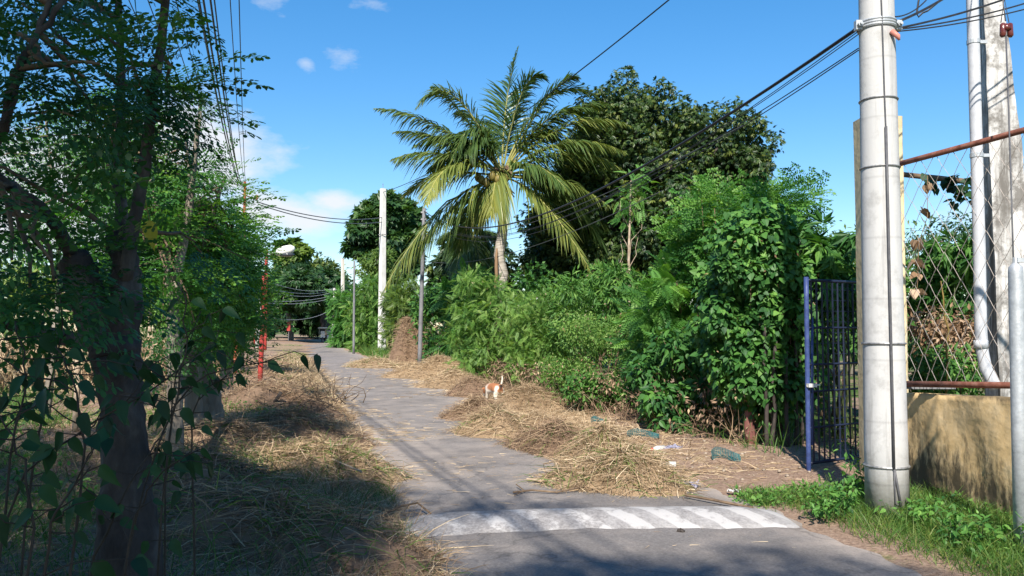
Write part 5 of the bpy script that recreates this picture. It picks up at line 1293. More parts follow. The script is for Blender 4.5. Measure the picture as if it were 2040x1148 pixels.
b = MB(); b.tube(branch_path(P(60, 582, 21), P(310, 585, 21), 8, .006), .05, 7); b.tube(branch_path(P(60, 620, 21), P(310, 618, 21), 8, .006), .03, 6); part('rail', b, M['twig_pale'], fence2, True)
for x in (85, 190, 300):
    b = MB(); p = P(x, 575, 21); b.tube([[p[0], p[1], -.05], p], .05, 7); part('post', b, M['twig_pale'], fence2, True)
for k, (x0, y0, x1, y1, lab) in enumerate(((150, 860, 155, 640, 'upright bare pole in the grass left of the forked trunk'), (110, 780, 60, 640, 'leaning pale stick propped left of the forked trunk'), (305, 770, 303, 690, 'short grey upright stick seen right of the forked trunk'))):
    g = on_ground(x0, y0) if y0 > 700 else None; b = MB(); b.tube(branch_path(g, P(x1, y1, g[1] + .3), 5, .01), [.035, .032, .03, .028, .025], 7)
    single('wooden_pole', b, M['twig_pale'], lab, 'pole', smooth=True)
# tall grass blades (corn-like) at far left
b = MB(); n = 80; xs = rng.uniform(P(-60, 650, 22)[0], P(120, 650, 22)[0], n); p0 = np.stack([xs, np.full(n, 22.) + rng.normal(0, .5, n), np.zeros(n)], 1)
b.ribbons(p0, np.stack([rng.normal(0, .2, n), rng.normal(0, .2, n), np.ones(n)], 1), rng.uniform(1.8, 3.9, n), rng.uniform(.05, .09, n), np.stack([rng.normal(0, .35, n), rng.normal(0, .3, n), rng.uniform(-.5, -.1, n)], 1), rng.random(n) * .7, seg=5)
single('tall_grass', b, M['grass'], 'stand of tall cane grass blades at the far left skyline', 'cane grass')

# shade trees behind the photographer: their canopy shades the left foreground and dapples the road
def toward_sun(x, y, z):
    k = z / to_sun.z
    return np.array([x + to_sun.x * k, y + to_sun.y * k, z])
def shade_tree(label, base, targets, zr, rc, per, top, leaf, r=.2):
    root = thing('shade_tree', label, 'tree', (base[0], base[1], -.05))
    cs = np.array([toward_sun(x, y, rng.uniform(*zr)) for x, y in targets])
    m = MB(); foliage(m, cs, rc, per, T['leaf'], leaf, .3, .8, (.45, .2), .6, .3); part('crown', m, M['broad'], root)
    m = MB(); path = branch_path([base[0], base[1], -.05], top, 9, .02); m.tube(path, np.linspace(r, r * .5, 9), 10)
    for c_ in cs[::3]:
        m.tube(branch_path(path[4 + int(rng.integers(0, 4))], c_, 6, .05, .04), np.linspace(r * .3, .015, 6), 5)
    part('trunk', m, M['bark'], root, True)
tg = []
while len(tg) < 150:
    x = rng.uniform(-8.5, .2); y = rng.uniform(.8, 11.8)
    lim = 5.7 + (-.9 - x) * .95 + (.45 if x < -1.9 else 0) if x > -4 else 9.6
    if x > -.9: lim = 5.3 - (x + .9) * .6
    if y < lim or (x < road_c(y) - 2.9 and y < 10.8 and rng.random() < .35): tg.append((x, y))
tg += [(rng.uniform(-2.1, -1.2), rng.uniform(3.4, 7.3)) for _ in range(22)]
shade_tree('spreading tree behind the viewpoint whose canopy shades the left foreground', (-4.2, -5.5), tg, (5.4, 8.6), .62, 330, (-4.0, -5.0, 7.2), (.10, .2), .24)
tg = [(rng.uniform(.1, 2.6), rng.uniform(3.4, 5.35)) for _ in range(62)] + [(rng.uniform(-1., 2.8), rng.uniform(3.2, 4.9)) for _ in range(30)] + [(-.35 + .1 * k, 6.5 + .3 * k) for k in range(3)] + [(.4, 6.8), (-1.2, 6.0), (-.8, 5.9)]
shade_tree('second smaller tree behind the viewpoint throwing dappled shade on the road', (2.6, -6.5), tg, (6.6, 8.2), .34, 70, (1.6, -4.5, 7.4), (.09, .17), .15)

# ================================================================== straw, heaps, grass
def dome(mb, c, rx, ry, h, rz=0., n=26, m=12, rough=.12):
    v = []; cz, sz_ = math.cos(rz), math.sin(rz)
    ph0 = rng.random(4) * 6.28
    for j in range(m + 1):
        f = j / m
        for k in range(n):
            a = 2 * math.pi * k / n
            e = 1 + .14 * math.sin(2 * a + ph0[0]) + .10 * math.sin(3 * a + ph0[1]) + .06 * math.sin(7 * a + ph0[2])
            x = rx * f * e * math.cos(a); y = ry * f * e * math.sin(a)
            z = h * (1 - f ** 1.7) * (1 + rough * (math.sin(5 * x / rx + ph0[3]) + math.sin(6 * y / ry + ph0[0]))) + rng.normal(0, .012) * (1 - f)
            X_, Y_ = c[0] + x * cz - y * sz_, c[1] + x * sz_ + y * cz
            v.append((X_, Y_, float(gz(X_, Y_)) + z - (.03 if j == m else 0)))
    q = [(j * n + k, j * n + (k + 1) % n, (j + 1) * n + (k + 1) % n, (j + 1) * n + k) for j in range(m) for k in range(n)]
    mb.add(v, [t_[::-1] for t_ in q], None, .30)
    return np.array(v)
def heap(label, px, py, rx, ry, h, ns, mat='straw', rz=0., wid=.008, ln=(.18, .45), tint=(.5, .25), up=.35, green=0):
    c = on_ground(px, py); b = MB(); h = h * (1.05 if h < 1 else 1.); rx *= 1.12; ry *= 1.12; v = dome(b, c, rx, ry, h, rz)
    ns = int(ns * 1.5); wid *= .72; ln = (ln[0] * .6, ln[1] * .85); idx = rng.integers(0, len(v), ns); p0 = v[idx] + rng.normal(0, .03, (ns, 3)); p0[:, 2] += .015
    out = p0 - c; out[:, 2] = 0
    d = rng.normal(0, 1, (ns, 3)); d[:, 2] = np.abs(d[:, 2]) * up; 
    k = rng.uniform(ln[0], ln[1], ns); p0 = p0 - d / np.linalg.norm(d, axis=1)[:, None] * (k * .4)[:, None] * [1, 1, 0]; p0[:, 2] = np.maximum(p0[:, 2], gz(p0[:, 0], p0[:, 1]) + .01)
    bend = rng.normal(0, .3, (ns, 3)); bend[:, 2] = -rng.uniform(.25, .8, ns)
    b.ribbons(p0, d, k, rng.uniform(.6, 1.4, ns) * wid, bend, np.clip(rng.normal(tint[0], tint[1], ns), 0, 1), floor=.006)
    o = single('straw_heap', b, M[mat], label, 'straw heap', 'heaps of cut dried grass along the road', loc=c)
    if green:
        gi = rng.integers(0, len(v), green); m = MB(); p0 = v[gi]
        d = rng.normal(0, 1, (green, 3)); d[:, 2] = np.abs(d[:, 2]) * .6
        m.ribbons(p0, d, rng.uniform(.15, .4, green), np.full(green, .008), np.stack([np.zeros(green), np.zeros(green), -rng.uniform(.3, .8, green)], 1), rng.uniform(.3, .9, green))
        g_ = bpy.data.objects.new('green_blades', m.mesh('green_blades', c)); g_.data.materials.append(M['grass']); g_.parent = o; col.objects.link(g_)
    return o
heap('large front straw heap with fresh green stalks near the speed hump', 1235, 975, .62, .48, .27, 2600, rz=-.4, wid=.0075, tint=(.52, .25), green=500)
heap('straw heap with a yellow green tuft on top behind the front heap', 1205, 932, .48, .42, .30, 1900, rz=-.3, tint=(.55, .25), green=260)
heap('long low straw heap in the middle of the right verge', 1110, 905, .85, .45, .24, 2800, 'strawdark', rz=-1.0, tint=(.48, .25), green=160)
heap('straw heap bordering the asphalt in front of the dog', 985, 868, .62, .50, .30, 2200, rz=-.7, tint=(.5, .25), green=200)
heap('brownish mound of old straw at the asphalt edge before the dog', 945, 838, .50, .42, .26, 1600, 'strawdark', tint=(.6, .25))
heap('straw heap piled against the hedge right of the dog', 1055, 812, .72, .55, .30, 2600, 'straw', tint=(.42, .25), green=60)
heap('low straw spread between the dog and the next heap', 1065, 862, .7, .5, .17, 1800, tint=(.55, .22))
heap('small brown straw mound just left of the dog', 942, 790, .52, .45, .36, 1500, 'strawdark', tint=(.55, .25))
heap('wide pale straw heap beyond the dog by the hedge', 872, 752, 1.3, .9, .42, 2200, wid=.012, ln=(.25, .6), tint=(.6, .2))
heap('straw heap lying between the dog and the wide pale heap', 905, 772, .8, .6, .30, 1500, wid=.010, tint=(.52, .22))
heap('greenish straw heap beside the road in front of the white pole', 742, 733, 1.0, .9, .32, 1500, wid=.014, ln=(.3, .7), tint=(.6, .2), green=700)
heap('tall brown heap of dead grass leaning on the thin grey pole', 815, 722, .7, .6, 1.75, 2200, 'strawdark', wid=.014, ln=(.3, .8), tint=(.65, .22), up=.1)
heap('straw mound half in shade at the left road edge', 640, 948, .75, .48, .26, 2600, rz=.5, tint=(.42, .22), green=900)
heap('reddish brown straw heap at the foot of the leaning stump', 470, 900, .8, .5, .22, 1800, 'strawdark', tint=(.6, .25), green=150)
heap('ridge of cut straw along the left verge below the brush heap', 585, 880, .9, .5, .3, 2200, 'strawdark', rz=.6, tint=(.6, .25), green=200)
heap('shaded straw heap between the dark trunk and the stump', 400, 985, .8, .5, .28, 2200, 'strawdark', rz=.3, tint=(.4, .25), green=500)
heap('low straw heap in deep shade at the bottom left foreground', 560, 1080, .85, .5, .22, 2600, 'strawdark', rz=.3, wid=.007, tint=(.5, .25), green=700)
heap('dark brown heap of dry brush and straw on the left verge', 560, 815, 1.0, .7, .30, 2200, 'strawdark', wid=.009, tint=(.45, .25))

# loose straw on the verges (uncountable)
def scatter_straw(name, n, fx, fy, mat, wid, ln, up=.25, tint=(.5, .25), lift=0., keep=None):
    y = fy(n); x = fx(y); 
    if keep is not None:
        k = keep(x, y); x, y = x[k], y[k]
    n = len(x); p0 = np.stack([x, y, gz(x, y) + .008 + lift * rng.random(n)], 1)
    d = rng.normal(0, 1, (n, 3)); d[:, 2] = np.abs(d[:, 2]) * up
    sc_ = np.clip(y / 9., .8, 2.6)
    bend = rng.normal(0, .35, (n, 3)); bend[:, 2] = -rng.uniform(.1, .6, n)
    b = MB(); b.ribbons(p0, d, rng.uniform(ln[0], ln[1], n) * np.sqrt(sc_), rng.uniform(.6, 1.4, n) * wid * sc_, bend, np.clip(rng.normal(tint[0], tint[1], n), 0, 1), floor=.005)
    return structure(name, b, M[mat], 'stuff', False)
ypow = lambda a, b_, p=1.: (lambda n: a + (b_ - a) * rng.random(n) ** p)
patch = lambda x, y: (np.sin(x * 2.3 + 1.7 * np.sin(y * .9)) + np.sin(y * 1.9 + 2 * np.sin(x * 1.1)) + rng.normal(0, .6, len(x))) > -.2
scatter_straw('straw_litter', 15000, lambda y: road_c(y) - 1.5 - np.abs(rng.normal(0, .62, len(y))) + .12, ypow(3.6, 40, 1.7), 'straw', .006, (.12, .36), .45, (.48, .25))
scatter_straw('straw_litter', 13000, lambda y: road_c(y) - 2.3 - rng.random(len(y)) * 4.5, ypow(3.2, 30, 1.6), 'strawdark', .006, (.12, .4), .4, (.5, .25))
scatter_straw('straw_litter', 12000, lambda y: road_c(y) + 1.45 + rng.random(len(y)) ** 1.5 * 1.3, ypow(8.4, 34, 1.4), 'straw', .006, (.1, .34), .3, (.52, .25), keep=lambda x, y: (rng.random(len(y)) < .25 + .75 * sm(9.5, 13, y)))
scatter_straw('straw_litter', 900, lambda y: road_c(y) + 1.7 + rng.random(len(y)) * 1.6, ypow(6.6, 12, 1.2), 'straw', .005, (.05, .2), .1, (.6, .25))
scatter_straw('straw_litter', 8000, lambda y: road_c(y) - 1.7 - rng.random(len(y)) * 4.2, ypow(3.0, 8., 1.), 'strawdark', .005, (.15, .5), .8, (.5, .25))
# chaff strewn over the asphalt
def road_straw(n, fx, fy, mat='straw'):
    y = fy(n); x = fx(y); k = patch(x, y); x, y = x[k], y[k]; n = len(x)
    u = np.clip((x - road_c(y)) / 1.5, -1, 1)
    p0 = np.stack([x, y, .004 + .022 * (1 - u ** 2) + .007 + rng.random(n) * .01], 1)
    a = rng.random(n) * 6.28; d = np.stack([np.cos(a), .5 * np.sin(a), rng.normal(0, .02, n)], 1)
    b = MB(); b.ribbons(p0, d, rng.uniform(.03, .14, n) * np.clip(y / 9, .8, 2.), rng.uniform(.0025, .006, n) * np.clip(y / 9, .8, 2.2), np.stack([rng.normal(0, .2, n), rng.normal(0, .2, n), np.zeros(n)], 1), np.clip(rng.normal(.65, .25, n), 0, 1))
    structure('road_chaff', b, M[mat], 'stuff', False)
road_straw(1500, lambda y: road_c(y) + 1.5 - np.abs(rng.normal(0, .5, len(y))), ypow(7.2, 34, 1.3))
road_straw(1500, lambda y: road_c(y) - 1.5 + np.abs(rng.normal(0, .38, len(y))), ypow(5.6, 30, 1.5))
road_straw(420, lambda y: road_c(y) + rng.uniform(-1.4, 1.4, len(y)), ypow(4.6, 30, 1.3))
road_straw(800, lambda y: road_c(y) - .9 + rng.normal(0, .5, len(y)), lambda n: 10.3 + rng.normal(0, 1.4, n))
# green grass
def grass(n, fx, fy, ln, wid, tint=(.45, .2), keep=None, bendz=.5):
    y = fy(n); x = fx(y)
    if keep is not None:
        k = keep(x, y); x, y = x[k], y[k]
    n = len(x); p0 = np.stack([x, y, gz(x, y) - .01], 1)
    d = np.stack([rng.normal(0, .4, n), rng.normal(0, .4, n), np.ones(n)], 1); sc_ = np.clip(y / 9., .8, 3.)
    b = MB(); b.ribbons(p0, d, rng.uniform(ln[0], ln[1], n), rng.uniform(.6, 1.4, n) * wid * sc_, np.stack([rng.normal(0, .35, n), rng.normal(0, .35, n), -rng.uniform(0, bendz, n)], 1), np.clip(rng.normal(tint[0], tint[1], n), 0, 1))
    structure('grass', b, M['grass'], 'stuff', False)
tuft = lambda s_=1.: (lambda x, y: (np.sin(x * 3.1 * s_ + 2 * np.sin(y * 2.3 * s_)) + np.sin(y * 3.7 * s_ + 1.5 * np.sin(x * 2.9 * s_)) + rng.normal(0, .5, len(x))) > .1)
right_edge = lambda y: road_c(y) + 1.53
grass(15000, lambda y: right_edge(y) + .08 + rng.random(len(y)) ** .8 * (3.52 - right_edge(y)), ypow(4.3, 7.1), (.06, .22), .0055, (.5, .22), keep=lambda x, y: rng.random(len(x)) < .25 + .75 * sm(.05, .5, x - right_edge(y)))
grass(2600, lambda y: 2.0 + rng.random(len(y)) * 1.3, lambda n: 7.15 + rng.normal(0, .18, n), (.04, .14), .006, (.5, .2))
grass(2600, lambda y: road_c(y) - 1.5 - np.abs(rng.normal(0, .28, len(y))), ypow(4.8, 9.0), (.05, .2), .005, (.38, .2), tuft(1.))
grass(5000, lambda y: road_c(y) - 1.55 - np.abs(rng.normal(0, .5, len(y))), ypow(14, 46, 1.2), (.06, .2), .006, (.7, .2), tuft(.5))
grass(9000, lambda y: road_c(y) - 2.6 - rng.random(len(y)) * 5, ypow(3.2, 14, 1.2), (.06, .26), .006, (.4, .2), tuft(.6))
grass(9000, lambda y: road_c(y) - 5. - rng.random(len(y)) * 9, ypow(8., 22, 1.2), (.1, .4), .008, (.5, .2), tuft(.35))
grass(5000, lambda y: road_c(y) + 1.6 + rng.random(len(y)) * 2.2, ypow(36, 66, 1.1), (.2, .7), .012, (.5, .2))
grass(3500, lambda y: road_c(y) + 2.9 + rng.random(len(y)) * 1.6, ypow(9, 34), (.15, .5), .008, (.35, .2))
def pale_grass(n, fx, fy, ln, wid, tint=(.65, .22)):
    y = fy(n); x = fx(y); n = len(x); p0 = np.stack([x, y, gz(x, y) - .01], 1)
    d = np.stack([rng.normal(0, .5, n), rng.normal(0, .5, n), np.ones(n)], 1); sc_ = np.clip(y / 9., .8, 2.4)
    b = MB(); b.ribbons(p0, d, rng.uniform(ln[0], ln[1], n) * np.sqrt(sc_), rng.uniform(.6, 1.4, n) * wid * sc_, np.stack([rng.normal(0, .4, n), rng.normal(0, .4, n), -rng.uniform(.2, .9, n)], 1), np.clip(rng.normal(tint[0], tint[1], n), 0, 1))
    structure('dry_grass', b, M['straw'], 'stuff', False)
pale_grass(9000, lambda y: road_c(y) - 1.45 - np.abs(rng.normal(0, .45, len(y))), ypow(6.8, 30, 1.5), (.07, .2), .0055)
grass(5200, lambda y: road_c(y) - 1.9 - rng.random(len(y)) * 4.2, ypow(3.0, 8.5), (.1, .34), .0055, (.35, .2), tuft(.7))
grass(4200, lambda y: road_c(y) - 2.3 - rng.random(len(y)) * 2.6, ypow(7., 16), (.06, .24), .006, (.5, .22), tuft(.9))
grass(2600, lambda y: road_c(y) - 2.2 - rng.random(len(y)) * 3.4, ypow(3.2, 7.5), (.25, .6), .006, (.3, .22), tuft(.9), 1.)
pale_grass(2500, lambda y: road_c(y) + 1.6 + rng.random(len(y)) * .9, ypow(10, 30, 1.3), (.06, .2), .006)
# low broad-leaved weeds in the right verge
b = MB(); n = 190; y = rng.uniform(5.0, 7.3, n); x = right_edge(y) + .25 + rng.random(n) * 1.6; k = (np.hypot(x - PX, y - PY_) > .2) & tuft(.8)(x, y); x, y = x[k], y[k]
foliage(b, np.stack([x, y, gz(x, y) + .05], 1), .06, 12, T['round_'], (.022, .045), .1, 1.2, (.55, .2))
structure('ground_weeds', b, M['broad'], 'stuff', False)
b = MB(); n = 160; y = rng.uniform(6.9, 7.35, n); x = rng.uniform(1.95, 3.3, n); foliage(b, np.stack([x, y, gz(x, y) + .03], 1), .06, 12, T['round_'], (.025, .05), .1, 1.2, (.6, .2))
structure('ground_weeds', b, M['broad'], 'stuff', False)
b = MB(); n = 260; y = rng.uniform(5.2, 13., n); x = road_c(y) - 2.3 - rng.random(n) * 3.2; k = tuft(.6)(x, y); x, y = x[k], y[k]
foliage(b, np.stack([x, y, gz(x, y) + .07], 1), .09, 14, T['round_'], (.03, .065), .1, 1.2, (.6, .22))
structure('ground_weeds', b, M['fern'], 'stuff', False)
# taller verge weeds by the pole
for k, (px, py, h) in enumerate(((1700, 1010, .42), (1668, 1030, .26), (1840, 1050, .2), (1900, 1085, .18), (1960, 1095, .2), (1640, 1035, .2))):
    g = on_ground(px, py); root = thing('verge_weed', ('tallest leafy weed left of the round pole foot', 'short leafy weed at the pole side of the hump end', 'leafy weed right of the round pole foot', 'weed in front of the yellow wall stain', 'weed under the yellow wall near the guard pipe', 'small weed at the right end of the speed hump')[k], 'weed', g, 'verge weeds')
    m = MB(); tips = []
    for j in range(9):
        tip = g + np.array([rng.normal(0, .12), rng.normal(0, .1), h * rng.uniform(.5, 1.1)]); m.tube(branch_path(g + rng.normal(0, .02, 3) * [1, 1, 0], tip, 5, .06), [.004, .004, .003, .003, .002], 4); tips += [tip, g + (tip - g) * .6]
    part('stem', m, M['stem_green'], root); m = MB(); foliage(m, np.array(tips), .07, 9, T['ovate'], (.03, .065), .3, .9, (.5, .2)); part('foliage', m, M['fern'], root)

# broad leaved weeds rising close to the camera on the left
def weed(label, pts, leaves, size, r=.0045, yellow=None):
    g = np.array(pts[0]); root = thing('wild_weed', label, 'weed', g, 'broad leaved weeds in the shaded foreground')
    m = MB(); pts = np.array(pts); ti = np.linspace(0, 1, 14); t_ = np.linspace(0, 1, len(pts)); pp = np.stack([np.interp(ti, t_, pts[:, k]) for k in range(3)], 1)
    [pp.__setitem__(slice(1, -1), pp[:-2] * .25 + pp[1:-1] * .5 + pp[2:] * .25) for _ in range(3)]; pp[1:-1] += rng.normal(0, .004, (12, 3)); m.tube(pp, np.linspace(r, r * .4, 14), 6); lvs = []
    for i in (5, 7, 9, 11):
        if rng.random() < .35: continue
        e = pp[i] + np.array([rng.choice([-1, 1]) * rng.uniform(.08, .2), rng.normal(0, .06), rng.uniform(-.02, .16)]); br_ = branch_path(pp[i], e, 6, .08, .1); m.tube(br_, np.linspace(r * .5, r * .25, 6), 5)
        for q_ in (br_[3], br_[5], br_[5]):
            d = (e - pp[i]) * 2 + np.array([rng.normal(0, .3), rng.normal(0, .3), -rng.uniform(.3, 1.)]); lv = MB(); lv.scatter(T['ovate_hi'], q_[None], frames(d[None], np.array([[rng.normal(0, .5), -.6, .7]])), np.array([rng.uniform(*size) * .85]), np.array([rng.uniform(0, .6)])); lvs.append(lv)
    for f in leaves:
        i = min(12, int(f * 13)); p = pp[i] + (pp[i + 1] - pp[i]) * (f * 13 - i)
        for s_ in (-1, 1):
            if rng.random() < .25: continue
            out = np.array([s_ * rng.uniform(.4, 1.), rng.normal(0, .4), rng.uniform(-.1, .4)]); out /= np.linalg.norm(out)
            e = p + out * rng.uniform(.03, .07); m.tube([p, e], [.002, .0015], 4)
            d = out * .6 + np.array([0, 0, -rng.uniform(.4, 1.1)]); nn = np.array([rng.normal(0, .4), -.8, .6])
            lv = MB(); lv.scatter(T['ovate_hi'], e[None], frames(d[None], nn[None]), np.array([rng.uniform(*size) * .8]), np.array([rng.uniform(.1, .6)])); lvs.append(lv)
    part('stem', m, M['stem_weed'], root, True); [part('leaf', q_, M['weedleaf'], root, True) for q_ in lvs]
gnd = lambda px, d: np.array([P(px, 650, d)[0], d, -.02])
weed('longest weed stem arching right in front of the red post with one dark leaf', [gnd(190, 2.9), P(300, 860, 2.9), P(400, 740, 2.9), P(500, 728, 2.9), P(566, 712, 2.9)], (.45, .78, .80), (.05, .09), .004)
weed('thick dark weed stem slanting up across the forked trunk base', [gnd(120, 2.5), P(180, 1110, 2.5), P(260, 960, 2.5), P(330, 860, 2.6)], (.5, .72, .95), (.06, .10), .006)
weed('weed with large hanging leaves between dark trunk and pale moringa', [gnd(300, 2.8), P(330, 900, 2.8), P(360, 760, 2.8), P(380, 640, 2.8), P(350, 560, 2.8)], (.2, .4, .48, .6, .72, .85), (.06, .105))
weed('leafy weed standing before the dark trunk at the bottom left', [gnd(120, 2.2), P(160, 1000, 2.2), P(170, 860, 2.2), P(150, 760, 2.2), P(110, 690, 2.2)], (.35, .5, .6, .7, .8, .92), (.06, .105))
weed('weed leaning left with broad leaves at the far left edge', [gnd(60, 2.), P(70, 1020, 2.), P(40, 900, 2.), P(-10, 800, 2.)], (.4, .5, .6, .75, .9), (.055, .10))
weed('thin weed stem crossing from the left edge towards the dark trunk', [gnd(-60, 2.3), P(-20, 1000, 2.3), P(120, 880, 2.3), P(280, 800, 2.3), P(420, 690, 2.4)], (.5, .62, .74, .86), (.05, .095))
weed('short dark weed low in the bottom left corner', [gnd(80, 1.9), P(90, 1120, 1.9), P(110, 1000, 1.9), P(180, 930, 1.9)], (.5, .65, .8, .95), (.05, .095))
weed('weed with heart shaped leaves right of the dark trunk foot', [gnd(400, 3.0), P(395, 960, 3.0), P(370, 850, 3.0), P(400, 780, 3.0), P(460, 740, 3.0)], (.3, .5, .6, .75, .9), (.05, .095))
weed('weed stem rising left of the forked limb with folded leaves', [gnd(20, 2.6), P(60, 940, 2.6), P(100, 780, 2.6), P(130, 650, 2.6), P(110, 540, 2.6)], (.3, .45, .55, .65, .78, .9), (.06, .105))
weed('weed with brown seed heads at the left border', [gnd(-20, 2.4), P(20, 900, 2.4), P(60, 760, 2.4), P(30, 640, 2.4)], (.4, .55, .7, .8, .9), (.06, .11))
weed('thin upright weed between the dark trunk and the stump', [gnd(330, 3.4), P(335, 900, 3.4), P(345, 760, 3.4), P(400, 620, 3.4)], (.35, .5, .65, .8, .9), (.06, .11))
weed('weed nodding low over the shaded straw at bottom left', [gnd(230, 2.4), P(250, 1060, 2.4), P(300, 960, 2.4), P(380, 900, 2.4)], (.5, .65, .8, .95), (.05, .095))
b = MB(); d_ = np.array([[0.05, 0., -1.]]); b.scatter(T['ovate_hi'], P(298, 440, 3.0)[None], frames(d_, np.array([[0., -1., .2]])), np.array([.11]), np.array([.8]))
b.tube([P(298, 440, 3.), P(290, 400, 3.05)], .002, 4)
single('yellowed_leaf', b, leaf_mat('yellow_leaf', (.2, .18, .03), (.3, .26, .04), (.36, .32, .05), .4, .6), 'single big yellowed leaf hanging among the dark moringa sprays', 'leaf')

# ground sticks and brush
def stick(label, pts, r, mat='twig', forks=()):
    b = MB(); b.tube(np.array(pts), r, 6)
    for f in forks: b.tube(np.array(f), r * .6, 5)
    single('fallen_stick', b, M[mat], label, 'stick')
h = lambda px, py, z=.03: G(px, py) + np.array([0, 0, z])
stick('forked dry twig lying on the asphalt before the front straw heap', [h(1022, 990, .04), h(1060, 988, .05), h(1110, 990, .04), h(1165, 984, .07)], .009, 'twig', ([h(1045, 988, .045), h(1028, 978, .06)], [h(1040, 990, .045), h(1024, 996, .04)]))
stick('brown stick on the soil in front of the green verge weeds', [h(1365, 998, .05), h(1420, 1008, .05), h(1470, 1016, .04), h(1500, 1022, .04)], .012)
stick('pale bamboo sliver beside the front straw heap', [h(1050, 965, .05), h(1100, 972, .06), h(1130, 978, .05)], .012, 'twig_pale')
stick('short black stub post standing in the brush heap', [on_ground(520, 805), P(521, 785, on_ground(520, 805)[1])], .03, 'bark_dark')
stick('slanting black stub stick leaning out of the brush heap', [on_ground(540, 812), P(560, 782, on_ground(540, 812)[1])], .03, 'bark_dark')
stick('black charred stick lying in the shaded straw', [h(455, 993, .2), h(480, 1000, .22)], .02, 'bark_dark')
stick('thin bent twig on the left road edge near the hump', [h(760, 1040, .05), h(800, 1028, .08), h(832, 1022, .08), h(858, 1036, .05)], .008)
stick('long thin dry stalk slanting over the left straw mound', [h(610, 955, .3), h(665, 975, .27), h(720, 985, .2)], .008, 'twig_pale')
b = MB(); c0 = on_ground(560, 812)
for k in range(170):
    a = rng.random() * 6.28; s0 = c0 + np.array([rng.normal(-.15, .75), rng.normal(0, .6), .1]); b.tube(branch_path(s0, s0 + np.array([.5 * math.cos(a), .35 * math.sin(a), rng.uniform(.05, .5)]), 5, .12), [.008, .007, .005, .004, .003], 4)
single('brush_pile', b, M['twig'], 'tangle of bare brown twigs on the left verge before the red post', 'brush pile')
# litter on the soil
def bottle(label, px, py, rz, s_=1.):
    g = h(px, py, .035); root = thing('plastic_bottle', label, 'litter', g, 'litter on the soil under the hedge'); dx, dy = math.cos(rz), math.sin(rz)
    f = lambda t_: g + np.array([dx, dy, 0]) * t_ * s_
    b = MB(); b.tube([f(-.08), f(-.075), f(.03), f(.06), f(.075)], np.array([.018, .033, .033, .02, .012]) * s_, 12); part('body', b, M['plasticwhite'], root, True)
    b = MB(); b.tube([f(.075), f(.10)], .015 * s_, 10); part('cap', b, M['plasticred'], root, True)
bottle('white plastic bottle with red cap lying on bare soil in front of the wrapper', 1332, 932, 2.9)
bottle('white crumpled bottle with red cap near the dark hedge foot', 1312, 900, 3.6, 1.1)
def scrap(label, px, py, sx, sy, mat, name='wrapper', hgt=.05):
    g = h(px, py, .01); n = 7; v = []
    for i in range(n):
        for j in range(n): v.append(g + np.array([(i / (n - 1) - .5) * sx + rng.normal(0, .006), (j / (n - 1) - .5) * sy + rng.normal(0, .006), abs(rng.normal(0, hgt * .5)) + hgt * .4 * math.sin(i * 1.3) ** 2]))
    q = [(i * n + j, (i + 1) * n + j, (i + 1) * n + j + 1, i * n + j + 1) for i in range(n - 1) for j in range(n - 1)]
    b = MB(); b.add(v, q); single(name, b, M[mat], label, 'litter', 'litter on the soil under the hedge')
scrap('grey blue crumpled wrapper beside the bottle at the hedge foot', 1340, 900, .22, .12, 'bluewrap')
scrap('pale beige crumpled leaf litter right of the grey wrapper', 1357, 912, .16, .1, 'twig_pale', 'dry_leaf_scrap')
scrap('faded blue wrapper flat on the soil by the front straw heap', 1372, 974, .16, .12, 'bluewrap')
scrap('white crumpled plastic bag at the edge of the verge weeds', 1462, 986, .1, .09, 'plasticwhite', 'plastic_bag', .04)
scrap('white plastic scrap against the hedge left of the dark netting', 1230, 876, .1, .08, 'plasticwhite', 'plastic_scrap')
# teal netting
def net(label, px, py, w_, hgt_, tilt):
    g = on_ground(px, py); b = MB(); k = 14
    f = lambda u_, v_: g + np.array([(u_ - .5) * w_, .12 * math.sin(u_ * 5) + tilt * v_, hgt_ * v_ * (.75 + .35 * math.sin(u_ * 3.1 + .4)) + .01])
    for i in range(k + 1):
        b.tube([f(i / k, j / 8) for j in range(9)], .0035, 4, cap=False)
    for j in range(9): b.tube([f(i / k, j / 8) for i in range(k + 1)], .0035, 4, cap=False)
    n = 0; v = [] if not n else [f(i / n, j / n) + np.array([0, .01, 0]) for i in range(n + 1) for j in range(n + 1)]
    if n: b.add(v, [(i * (n + 1) + j, (i + 1) * (n + 1) + j, (i + 1) * (n + 1) + j + 1, i * (n + 1) + j + 1) for i in range(n) for j in range(n) if (i * 3 + j * 5) % 4])
    single('net_scrap', b, M['teal'], label, 'net', 'teal netting along the hedge foot')
net('piece of teal garden netting standing out on the soil before the vine clump', 1445, 918, .28, .10, .05)
net('long strip of dark teal netting at the hedge foot in shade', 1280, 872, .4, .08, .03)
net('small teal net scrap near the straw at the hedge foot', 1190, 843, .18, .07, .06)
# small stones and clods
b = MB(); n = 150
for k in range(n):
    y = rng.uniform(6.8, 12.5); x = road_c(y) + rng.uniform(1.7, 3.0); s_ = rng.uniform(.006, .022); b.ball((x, y, float(gz(x, y)) + s_ * .3), (s_, s_, s_ * .7), 6, noise=.4)
structure('pebbles', b, M['stone'], 'stuff')
b = MB(); b.ball(h(1356, 1066, .025), (.03, .022, .022), 8, noise=.5); single('stone', b, M['bark_dark'], 'single small dark stone on the asphalt just in front of the hump', 'stone')

